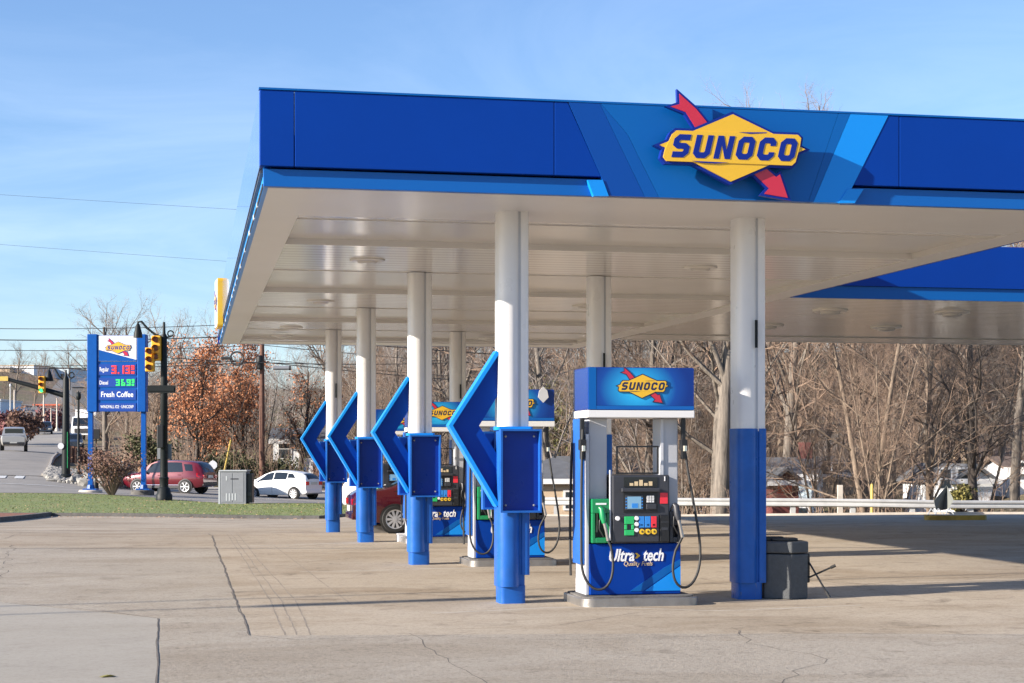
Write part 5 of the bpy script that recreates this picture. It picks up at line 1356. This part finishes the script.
mb=MB(); x0,z0=q(156.5,459); x1,z1=q(171,444); mb.box(x0,x1,.15,.17,z0,z1); mb.build('sign_back',M['boxgreen'],t)
def signal(px,py0,py1,Z,parent,q,w=.36,front='side',green=False,y=-.1):
    xa,za=q(px,py1); xb,zb_=q(px,py0); h=zb_-za; mb=MB(); mb.box(xa-w/2,xa+w/2,y-.30,y,za,zb_); hd=mb.build('signal_head',M['sigyellow'],parent,bevel=.04)
    for i in range(3):
        z=za+h*(i+.5)/3; r=h/6*.72
        m=Matrix.Translation((xa,y-.30,z))@Matrix.Rotation(R(90),4,'X')
        l=MB(); l.lathe([(.001,-.01),(r,-.01),(r*.9,.04),(.001,.05)],14,0,m); l.build('lens',M['signgreen'] if (i==0 and green) else M['lensoff'],hd,smooth=50)
        v=MB()
        pts=[]
        for k in range(9):
            aa=R(-20+220*k/8); pts.append((r*1.12*math.cos(aa),r*1.12*math.sin(aa)))
        v.grid([[(xa+p[0],y-.30,z+p[1]) for p in pts],[(xa+p[0],y-.52,z+p[1]) for p in pts]]); v.build('visor',M['sigyellow'],hd)
    return hd
x0,z0=q(159.5,356)
mb=MB(); mb.tube([(0,0,z0),(x0,-.05,z0)],.04,6); mb.build('signal_bracket',M['darkpole'],t)
signal(157.2,336,361,Zp,t,q,.40,y=.0)
signal(151.3,348,372,Zp,t,q,.38,y=-.1)
# far signal pole with mast arm to the left
Zf=96.; b=G(66,Zf); t=thing('signal_pole','dark signal pole whose mast arm carries the green traffic light','pole',b)
q=lambda px,py:loc(px,py,Zf,b.x,b.z)
zt=q(66,370)[1]
mb=MB(); mb.lathe([(.36,-.2),(.36,.35),(.24,.45),(.21,2.5),(.17,zt-.5),(.06,zt-.3),(.05,zt)],14); mb.build('shaft',M['darkpole'],t,smooth=40)
a=q(64,396); m_=q(30,387); c=q(-12,374)
mb=MB(); mb.tube([(0,0,a[1]),(m_[0],-.05,m_[1]+.1),(c[0],-.1,c[1])],[.15,.12,.07],8); mb.build('mast_arm',M['darkpole'],t,smooth=60)
a=q(65,377); c=q(49,368)
mb=MB(); mb.tube([(a[0],0,a[1]-.2),(a[0]-.3,0,a[1]),(c[0]+.3,0,c[1]-.0),(c[0],0,c[1]),(c[0],0,c[1]-.2)],.05,8); mb.tube([(.3+.15*math.cos(k*.5),0,a[1]+.1+.15*math.sin(k*.5)) for k in range(13)],.035,6); mb.build('lamp_arm',M['darkpole'],t,smooth=60)
mb=MB(); mb.lathe([(.24,-.62),(.2,-.4),(.10,-.1),(.04,0)],12,0,Matrix.Translation((c[0],0,c[1]-.1))); mb.build('lamp_head',M['darkpole'],t,smooth=50)
signal(43.3,376.5,393.5,Zf,t,q,.34,green=True,y=-.08)
x0,z0=q(-14,381); x1,z1=q(9,376.5); mb=MB(); mb.box(x0,x1,-.2,-.17,z0,z1); mb.build('street_name_sign',M['yelpost'],t)
x0,z0=q(62,446); mb=MB(); mb.lathe([(.001,-.02),(.17,-.02),(.17,.02),(.001,.02)],16,0,Matrix.Translation((x0,-.24,z0))@Matrix.Rotation(R(90),4,'X')); mb.build('round_sign',M['lgrey'],t)
mb=MB(); x0,z0=q(68.4,468); x1,z1=q(69.0,432); mb.box(x0,x1,-.3,-.25,z0,z1); mb.build('green_strap',M['green'],t)
# lamp posts and small poles
def lampost(name,label,px,Z,pytop,heads=True,r=.09,head='round',group=None,m='darkpole'):
    b=G(px,Z); t=thing(name,label,'lamp post' if heads else 'pole',b,0,group); zt=hz(0,pytop,Z)-b.z
    mb=MB(); mb.lathe([(r*2.4,-.2),(r*2.4,.3),(r*1.3,.5),(r,.6),(r*.7,zt)],10); mb.build('shaft',M[m],t,smooth=40)
    if heads:
        mb=MB(); mb.lathe([(.06,0),(.15,.1),(.14,.35),(.05,.45),(.02,.55)],10,0,Matrix.Translation((0,0,zt))); mb.build('lamp_head',M['darkpole'] if m=='darkpole' else M['white'],t,smooth=50)
    return t
lampost('lamp_post','slim dark lamp post between the far signal pole and the price sign',78.5,104,400)
lampost('pedestrian_pole','short dark pedestrian signal post just right of the left sign post',96,90,431,False,.06)
t=bpy.data.objects['pedestrian_pole']; m=MB(); z=hz(0,437,90)-t.location.z; m.box(-.15,.22,-.2,.0,z-.1,z+.4); m.build('signal_box',M['black'],t)
lampost('street_lamp','white topped slim lamp at far left, left of a taller wooden pole',10.3,260,387,True,.10,m='galv')
lampost('utility_pole','pale wooden pole on the far hill right of the white topped lamp',14.5,300,390,False,.2,m='kerbpale')
lampost('utility_pole','pale thin pole on the hill directly below the green traffic light',43.8,250,395,False,.14,m='kerbpale')
lampost('utility_pole','short pale pole on the hill right of the one below the traffic light',57,240,398,False,.13,m='kerbpale')
lampost('utility_pole','thin pole beside the uphill street, left of the dark lamp post',51,230,408,False,.09,m='kerbpale')
# brown utility pole
Zu=112.; b=G(262,Zu); t=thing('utility_pole','brown wooden utility pole behind the white hatchback','pole',b)
zt=hz(0,318,Zu)-b.z; mb=MB(); mb.lathe([(.19,-.3),(.19,.0),(.14,zt)],12); mb.build('shaft',M['wood'],t,smooth=50)
mb=MB(); mb.box(-1.1,1.1,-.18,-.06,zt-.5,zt-.38); mb.build('cross_arm',M['wood'],t)
z=hz(0,368,Zu)-b.z; mb=MB(); mb.lathe([(.2,-.1),(.22,0),(.22,.7),(.1,.8)],10,0,Matrix.Translation((-.1,-.2,z))); mb.build('cable_box',M['black'],t,smooth=40)
# leaning yellow guy guard
a=G(221,110); b_=W(231,440,111); t=thing('guy_wire','leaning yellow guy wire guard under the rust coloured tree','guy wire',a)
mb=MB(); mb.tube([(0,0,0),b_-a],.07,6); mb.build('guard',M['yelpost'],t,smooth=60); mb=MB(); mb.tube([b_-a,W(262,345,Zu)-a],.02,4); mb.build('wire',M['wire'],t)
# back of a stop sign
b=G(213,106); t=thing('road_sign','grey back of an octagonal road sign left of the utility cabinet','sign',b)
zc=hz(0,465,106)-b.z; mb=MB(); mb.tube([(0,0,-.2),(0,0,zc+.3)],.04,6); mb.build('post',M['galv'],t)
mb=MB(); mb.prism([(.27*math.cos(R(22.5+45*k)),zc+.27*math.sin(R(22.5+45*k))) for k in range(8)],-.05,-.03,'y'); mb.build('sign_plate',M['lgrey'],t)
# utility cabinet on the grass
Zc=71.; b=G(235,Zc); t=thing('utility_cabinet','grey metal utility cabinet standing on the grass strip','cabinet',b,R(-4))
w=26*Zc/F; h=hz(0,470,Zc)-b.z
mb=MB(); mb.box(-w/2,w/2,-.35,.35,.05,h-.05); bd=mb.build('cabinet_body',M['boxgreen'],t,bevel=.01)
mb=MB(); mb.box(-w/2-.04,w/2+.04,-.40,.40,h-.05,h); mb.build('cabinet_top',M['boxlight'],t)
mb=MB(); mb.box(-w/2-.07,-w/2+.0,-.36,-.25,.0,h-.06); mb.build('corner_edge',M['boxlight'],t)
mb=MB(); mb.box(-w/2-.15,w/2+.1,-.5,.45,-.3,.05); mb.build('plinth',M['kerbpale'],t)
for x in (-.25,.22): mb=MB(); mb.box(x-.22,x+.22,-.362,-.35,.12,h-.12); mb.build('door',M['boxgreen'],bd,bevel=.006)
for x,z,hh in ((-.26,h-.42,.18),(-.26,.18,.30),(-.14,.18,.30),(-.02,.2,.28),(.1,.2,.28)): mb=MB(); mb.box(x-.03,x+.03,-.37,-.362,z,z+hh); mb.build('vent',M['boxlight'],bd)
mb=MB(); mb.box(-.1,.22,-.368,-.362,h-.38,h-.33); mb.build('label_plate',M['char'],bd)
mb=MB(); mb.box(w/2,w/2+.22,-.2,.2,.1,h-.15); mb.box(w/2+.02,w/2+.2,-.25,-.2,.35,.55); mb.build('meter_box',M['black'],t,bevel=.02)
# boulders, timber fence and pale rail behind the sign
rd=random.Random(4)
RL=['large dark boulder heap end, topmost, right of the left sign post']
for k,(px,Z,s,lab) in enumerate(((98,92,.75,'round grey boulder just right of the left sign post'),(106,94,1.05,'big grey boulder in the middle of the pile behind the price sign'),(114,96,1.2,'largest grey boulder, topmost of the pile behind the price sign'),(121,95,.9,'grey boulder at the right end of the pile behind the price sign'),(83,95,.5,'small pale boulder left of the left sign post'),(74,94,.4,'small pale boulder at the foot of the far signal pole'),(92,98,.6,'grey boulder behind the left sign post'),(56,94.5,.35,'smallest pale boulder at the kerb corner'))):
    me=bpy.data.meshes.new('boulder'); import bmesh
    bm=bmesh.new(); bmesh.ops.create_icosphere(bm,subdivisions=3,radius=1)
    for v in bm.verts:
        n=v.co.normalized(); v.co=Vector((n.x*1.25,n.y*.9,n.z*.8))*(1+.16*math.sin(n.x*5+k)+.12*math.sin(n.y*7+k*2)+.1*math.sin(n.z*9+k))
    bm.to_mesh(me); bm.free(); me.materials.append(M['stone']); o=bpy.data.objects.new('boulder',me); col.objects.link(o)
    o.location=G(px,Z,s*.35); o.scale=(s,)*3; o.rotation_euler=(0,0,k); tag(o,lab,'boulder','boulders by the street corner')
mb=MB(); rd=random.Random(5)
for i in range(2600):
    Z=rd.uniform(93.6,113); px=rd.uniform(42,100); x=(px-512)*Z/F
    if px<np.interp(Z,[93,97,100,110,123],[60,48,44,47.5,53]): continue
    s=rd.uniform(.07,.24); z=H2(x,Z); mb.lathe([(.01,-s),(s,-s*.3),(s*.8,s*.4),(.01,s*.7)],5,0,Matrix.Translation((x,Z,z+.08+s*.3))@Matrix.Rotation(rd.random()*6,4,'Z'))
tag(mb.build('riprap',M['stone']),'loose pale riprap stones around the corner of the street','stones',kind='stuff')
raised('kerb',[X(41.5,99.6),X(42.5,101),X(45,107),X(49,115),X(53,126),X(57,140)],[X(43.5,99.6),X(44.5,101),X(47,107),X(51,115),X(55,126),X(58.8,140)],30,M['walk'],.05,.16)
a=G(108,100); t=thing('timber_fence','low brown timber rail fence behind the price sign and dry shrub','fence',a,0)
b_=G(140,104)-a
for f in (0,.5,1): p=b_*f; mb=MB(); mb.box(p.x-.1,p.x+.1,p.y-.1,p.y+.1,p.z-.2,p.z+1.5); mb.build('post',M['timber'],t)
for zz in (.6,1.2): mb=MB(); mb.tube([(0,-.13,zz),b_+Vector((0,-.13,zz))],.1,6); mb.build('rail',M['timber'],t)
a=G(69,124); t=thing('retaining_fence','reddish timber board fence behind the boulders, left of the price sign','fence',a,0); b_=G(101,128)-a
mb=MB(); n=8
for i in range(n+1): p=b_*(i/n); mb.box(p.x-.1,p.x+.1,p.y-.1,p.y+.1,p.z-.5,p.z+1.1)
mb.build('posts',M['wood'],t)
mb=MB()
for i in range(n):
    p=b_*(i/n); r_=b_*((i+1)/n)
    mb.add([(p.x,p.y,p.z-.4),(r_.x,r_.y,r_.z-.4),(r_.x,r_.y,r_.z+1.0),(p.x,p.y,p.z+1.0),(p.x,p.y+.1,p.z-.4),(r_.x,r_.y+.1,r_.z-.4),(r_.x,r_.y+.1,r_.z+1.0),(p.x,p.y+.1,p.z+1.0)],[(0,1,2,3),(7,6,5,4),(3,2,6,7)])
mb.build('boards',M['timber'],t)

# ================================================================ GUARDRAIL AND THINGS ALONG IT
pts=[(538,57.5,497.2),(620,57,497.6),(720,56.6,498.1),(800,56.4,498.4),(880,56.2,499.2),(950,56.2,500.4),(1030,56.6,500.6),(1120,57.5,500)]
t=thing('guardrail','long pale steel guardrail along the back edge of the forecourt','guardrail',W(538,512,57.5))
o0=t.location
top_=[(W(p[0],p[2],p[1])-o0) for p in pts]
prof=[(.0,0),(-.05,-.03),(-.05,-.08),(.0,-.115),(.0,-.15),(-.05,-.185),(-.05,-.235),(.0,-.265)]
mb=MB(); rows=[]
for p in top_: rows.append([(p.x,p.y+q_[0],p.z+q_[1]) for q_ in prof])
for p in top_[::-1]: pass
mb.grid(rows); back=[[(a_[0],a_[1]+.02,a_[2]) for a_ in r] for r in rows]; mb.grid([r[::-1] for r in back]); mb.build('rail_beam',M['galv'],t)
P=[Vector(p) for p in top_]
s_=0; tot=P[-1].x-P[0].x; xk=P[0].x+.6
while xk<P[-1].x:
    y=np.interp(xk,[p.x for p in P],[p.y for p in P]); z=np.interp(xk,[p.x for p in P],[p.z for p in P])
    mb=MB(); mb.box(xk-.08,xk+.08,y+.03,y+.19,z-1.4,z-.02); mb.build('rail_post',M['galv'],t); xk+=1.9
b=G(872,57.2); t=thing('marker_post','yellow marker post standing just behind the guardrail','post',b); mb=MB(); z=hz(0,485,57.2)-b.z; mb.lathe([(.05,-.3),(.05,z),(.03,z+.04)],10); mb.build('pipe',M['yelpost'],t,smooth=40)
b=G(840,58.5); t=thing('marker_post','short grey wooden post behind the guardrail, left of the yellow post','post',b); mb=MB(); z=hz(0,485,58.5)-b.z; mb.box(-.08,.08,-.08,.08,-.3,z); mb.build('timber',M['kerbpale'],t)
# yellow painted kerb nose in the forecourt
p=G(955,44.5); t=thing('kerb_island','low kerb nose painted faded yellow at the right back of the forecourt','kerb',p)
out=[(-.75,.0),(-.70,-.12),(-.3,-.16),(.3,-.15),(.75,-.05),(.85,.15),(.6,.6),(-.65,.6)]
mb=MB(); mb.prism(out,-.1,.12,'z'); mb.build('kerb_edge',M['yelkerb'],t,bevel=.02); mb=MB(); mb.prism(offset(out,-.15),.10,.128,'z'); mb.build('kerb_top',M['walk'],t)
# folded grey board on small feet
p=W(940,511,53.2); p.z=H(p.x,p.y)+.08; t=thing('folded_board','dark grey board folded like an open book, propped in front of the guardrail','board',p)
k=53.2/F
L_=lambda px,py:((px-940)*k,(511-py)*k)
A0=L_(949,485); A1=L_(932,500); A2=L_(934,509); A3=L_(944,510); A4=L_(952,499); A5=L_(947.5,508)
mb=MB(); 
def slab(mb,pp,ys_,th=.04):
    n=len(pp); vs=[(p_[0],y_,p_[1]) for p_,y_ in zip(pp,ys_)]+[(p_[0],y_+th,p_[1]) for p_,y_ in zip(pp,ys_)]
    mb.add(vs,[tuple(range(n-1,-1,-1)),tuple(range(n,2*n))]+[(i,(i+1)%n,(i+1)%n+n,i+n) for i in range(n)])
slab(mb,[A0,A1,A2,A3],[.25,-.25,-.25,.2]); mb.build('board_wing',M['tarp'],t)
mb=MB(); slab(mb,[A0,A3,A5,A4],[.26,.22,-.15,-.2]); mb.build('board_wing',M['tarp'],t)
mb=MB()
for xx in (-.32,-.1,.22): mb.tube([(xx,-.2,.1),(xx-.12,-.3,-.08)],.02,5); mb.tube([(xx,-.2,.1),(xx+.14,-.25,-.08)],.02,5)
mb.build('feet',M['boxlight'],t)

# ================================================================ OVERHEAD WIRES
def wire(name,label,p0,p1,sag,r,group=None,n=24):
    a=Vector(p0); b=Vector(p1); mb=MB(); pts=[]
    for i in range(n+1):
        f=i/n; p=a.lerp(b,f); p.z-=sag*4*f*(1-f); pts.append(p-a)
    mb.tube(pts,r,5); o=mb.build(name,M['wire'],smooth=60); o.location=a; return tag(o,label,'wire',group)
wl=[('uppermost of the five wires crossing the sky left of the price sign',312,321,.022),('thickest wire crossing the sky above the price sign, second from the top of five',322,333,.035),('third wire from the top crossing the sky behind the price sign top',333,343,.022),('fourth wire from the top, paired with the lowest one',351,358,.02),('lowest wire of the five, meeting the price sign beside its emblem',353,361,.03)]
for k,(lab,ya,yb,r) in enumerate(wl):
    Z=112-k*.4; a=W(-420,ya-9,Z); b=W(262,yb+ (2 if k<3 else 1),Zu)
    wire('overhead_wire',lab,a,b,.9,r,'overhead wires along the street')
    wire('overhead_wire',lab.replace('crossing','crossing') if 0 else 'wire running right from the brown utility pole in front of the bare trees',b,W(1250,yb+18+k*2,Zu+8),1.4,r,'wires right of the brown utility pole')
# far utility poles carrying the ends of those wires, beyond both edges of the frame
# faint wires high in the sky
wire('overhead_wire','faint high wire crossing the pale sky just above mid left',W(-500,159,150),W(620,231,150),.3,.011)
wire('overhead_wire','faint wire below the highest one, crossing the sky left of the canopy',W(-500,203,140),W(640,289,140),.3,.010)
# cable with coil and closures hung from the brown pole
cz=W(190,355,111); wire('service_cable','thin black cable carrying a round slack coil under the canopy corner',W(120,354,111),b if 0 else W(470,362,111),.35,.03)
c0=W(237,358.5,110.9); t=thing('cable_coil','round black slack coil hanging on the cable under the canopy corner','cable coil',c0)
mb=MB(); mb.tube([(.42*math.cos(k*.3142),0,.42*math.sin(k*.3142)) for k in range(21)],.055,6); mb.build('coil',M['wire'],t,smooth=60)
mb=MB(); mb.tube([(-1.0,0,.02),(-.3,0,.02)],.10,8); mb.build('splice_sleeve',M['wire'],t,smooth=60)
c0=W(282,368,110.9); t=thing('cable_closure','grey cylindrical closure hanging on the cable right of the brown pole','cable closure',c0)
mb=MB(); mb.tube([(-.55,0,0),(.45,0,0)],.13,10); mb.build('closure',M['boxgreen'],t,smooth=60); mb=MB(); mb.tube([(.45,0,0),(.55,0,0)],.15,10); mb.tube([(0,0,.17),(0,0,.4)],.02,4); mb.build('end_cap',M['wire'],t,smooth=60)
# low hanging lines over the forecourt (above the frame); their shadows lie across the slabs
for k,(Zw,h,r) in enumerate(((19.8,9.6,.042),(0,8.9,.036),(0,8.6,.034),(26.0,10.4,.05),(27.8,10.6,.055))):
    if k in (1,2): Z0=10.0+(1.1 if k==1 else 0); u_a=Vector((-52,Z0+.42*(-52+22.6),h+.3)); u_b=Vector((6,Z0+.42*(6+22.6),h+.3))
    else: u_a=Vector((-52,Zw-.5,h+.6)); u_b=Vector((6,Zw+.8,h+.3))
    wire('overhead_wire','wire high over the forecourt casting a thin shadow line on the concrete',u_a,u_b,.5,r,'wires over the forecourt')

ZC=10.0  # unseen sleeves added on the wire to cast thick shadow dashes
for k,(x,L,lab) in enumerate(((-23.45,1.1,'longer black sleeve added unseen above the frame to cast a shadow dash on the forecourt'),(-21.8,1.2,'second black sleeve added unseen above the frame to cast a shadow dash on the forecourt'))):
    t=thing('cable_closure',lab,'cable closure',(x,ZC+.42*(x+22.6),8.6),math.atan(.42)); mb=MB(); mb.tube([(-L/2,0,0),(L/2,0,0)],.17,10); mb.build('closure',M['wire'],t,smooth=60); mb=MB(); mb.tube([(-L/2-.06,0,.02),(-L/2,0,0)],[.05,.12],8); mb.tube([(L/2,0,0),(L/2+.06,0,.02)],[.12,.05],8); mb.build('end_cone',M['wire'],t,smooth=60)
# ================================================================ SKY, SUN, CAMERA
w=bpy.data.worlds.new('World'); scene.world=w; w.use_nodes=True; t=w.node_tree; bg=t.nodes['Background']
sk=t.nodes.new('ShaderNodeTexSky'); sk.sky_type='NISHITA'; sk.sun_disc=False; EL=R(20); TH=R(65)
sk.sun_elevation=EL; sk.sun_rotation=math.atan2(-math.sin(TH),-math.cos(TH)); sk.air_density=1.; sk.dust_density=.6; sk.ozone_density=1.6; sk.altitude=200
tc=t.nodes.new('ShaderNodeTexCoord')
mp=t.nodes.new('ShaderNodeMapping'); mp.inputs['Scale'].default_value=(1.,1.,4.5); mp.inputs['Rotation'].default_value=(0,R(12),0); t.links.new(tc.outputs['Generated'],mp.inputs['Vector'])
n1=noise(t,mp.outputs['Vector'],2.6,7,.62,.8)
cl=ramp(t,n1,[(.44,(0,0,0)),(.78,(1,1,1))])
sep=t.nodes.new('ShaderNodeSeparateXYZ'); t.links.new(tc.outputs['Generated'],sep.inputs[0])
band=ramp(t,sep.outputs['Z'],[(0,(1,1,1)),(.12,(.9,.9,.9)),(.22,(.35,.35,.35)),(.34,(.12,.12,.12))])
mm=t.nodes.new('ShaderNodeMath'); mm.operation='MULTIPLY'; t.links.new(cl,mm.inputs[0]); t.links.new(band,mm.inputs[1])
m2=t.nodes.new('ShaderNodeMath'); m2.operation='MULTIPLY'; m2.inputs[1].default_value=.38; t.links.new(mm.outputs[0],m2.inputs[0])
skb=mixc(t,1.,sk.outputs['Color'],(.82,.96,1.22),'MULTIPLY'); skc=mixc(t,m2.outputs[0],skb,(6.8,7.8,9.4))
t.links.new(skc,bg.inputs['Color']); bg.inputs['Strength'].default_value=.078
sl=bpy.data.lights.new('sun','SUN'); sl.energy=5.0; sl.angle=R(.45); sl.color=(1,.90,.78)
so_=bpy.data.objects.new('sun',sl); col.objects.link(so_)
d=Vector((math.sin(TH)*math.cos(EL),math.cos(TH)*math.cos(EL),-math.sin(EL))); so_.rotation_euler=d.to_track_quat('-Z','Y').to_euler()
cd=bpy.data.cameras.new('camera'); cam=bpy.data.objects.new('camera',cd); col.objects.link(cam); scene.camera=cam
cam.location=(0,0,HC); cam.rotation_euler=(R(90),0,0); cd.sensor_width=36; cd.lens=F/1024*36; cd.shift_y=(HZ-341.5)/1024; cd.clip_end=6000; cd.clip_start=.1
scene.view_settings.view_transform='Standard'; scene.view_settings.look='None'; scene.view_settings.exposure=1.22; scene.view_settings.gamma=1
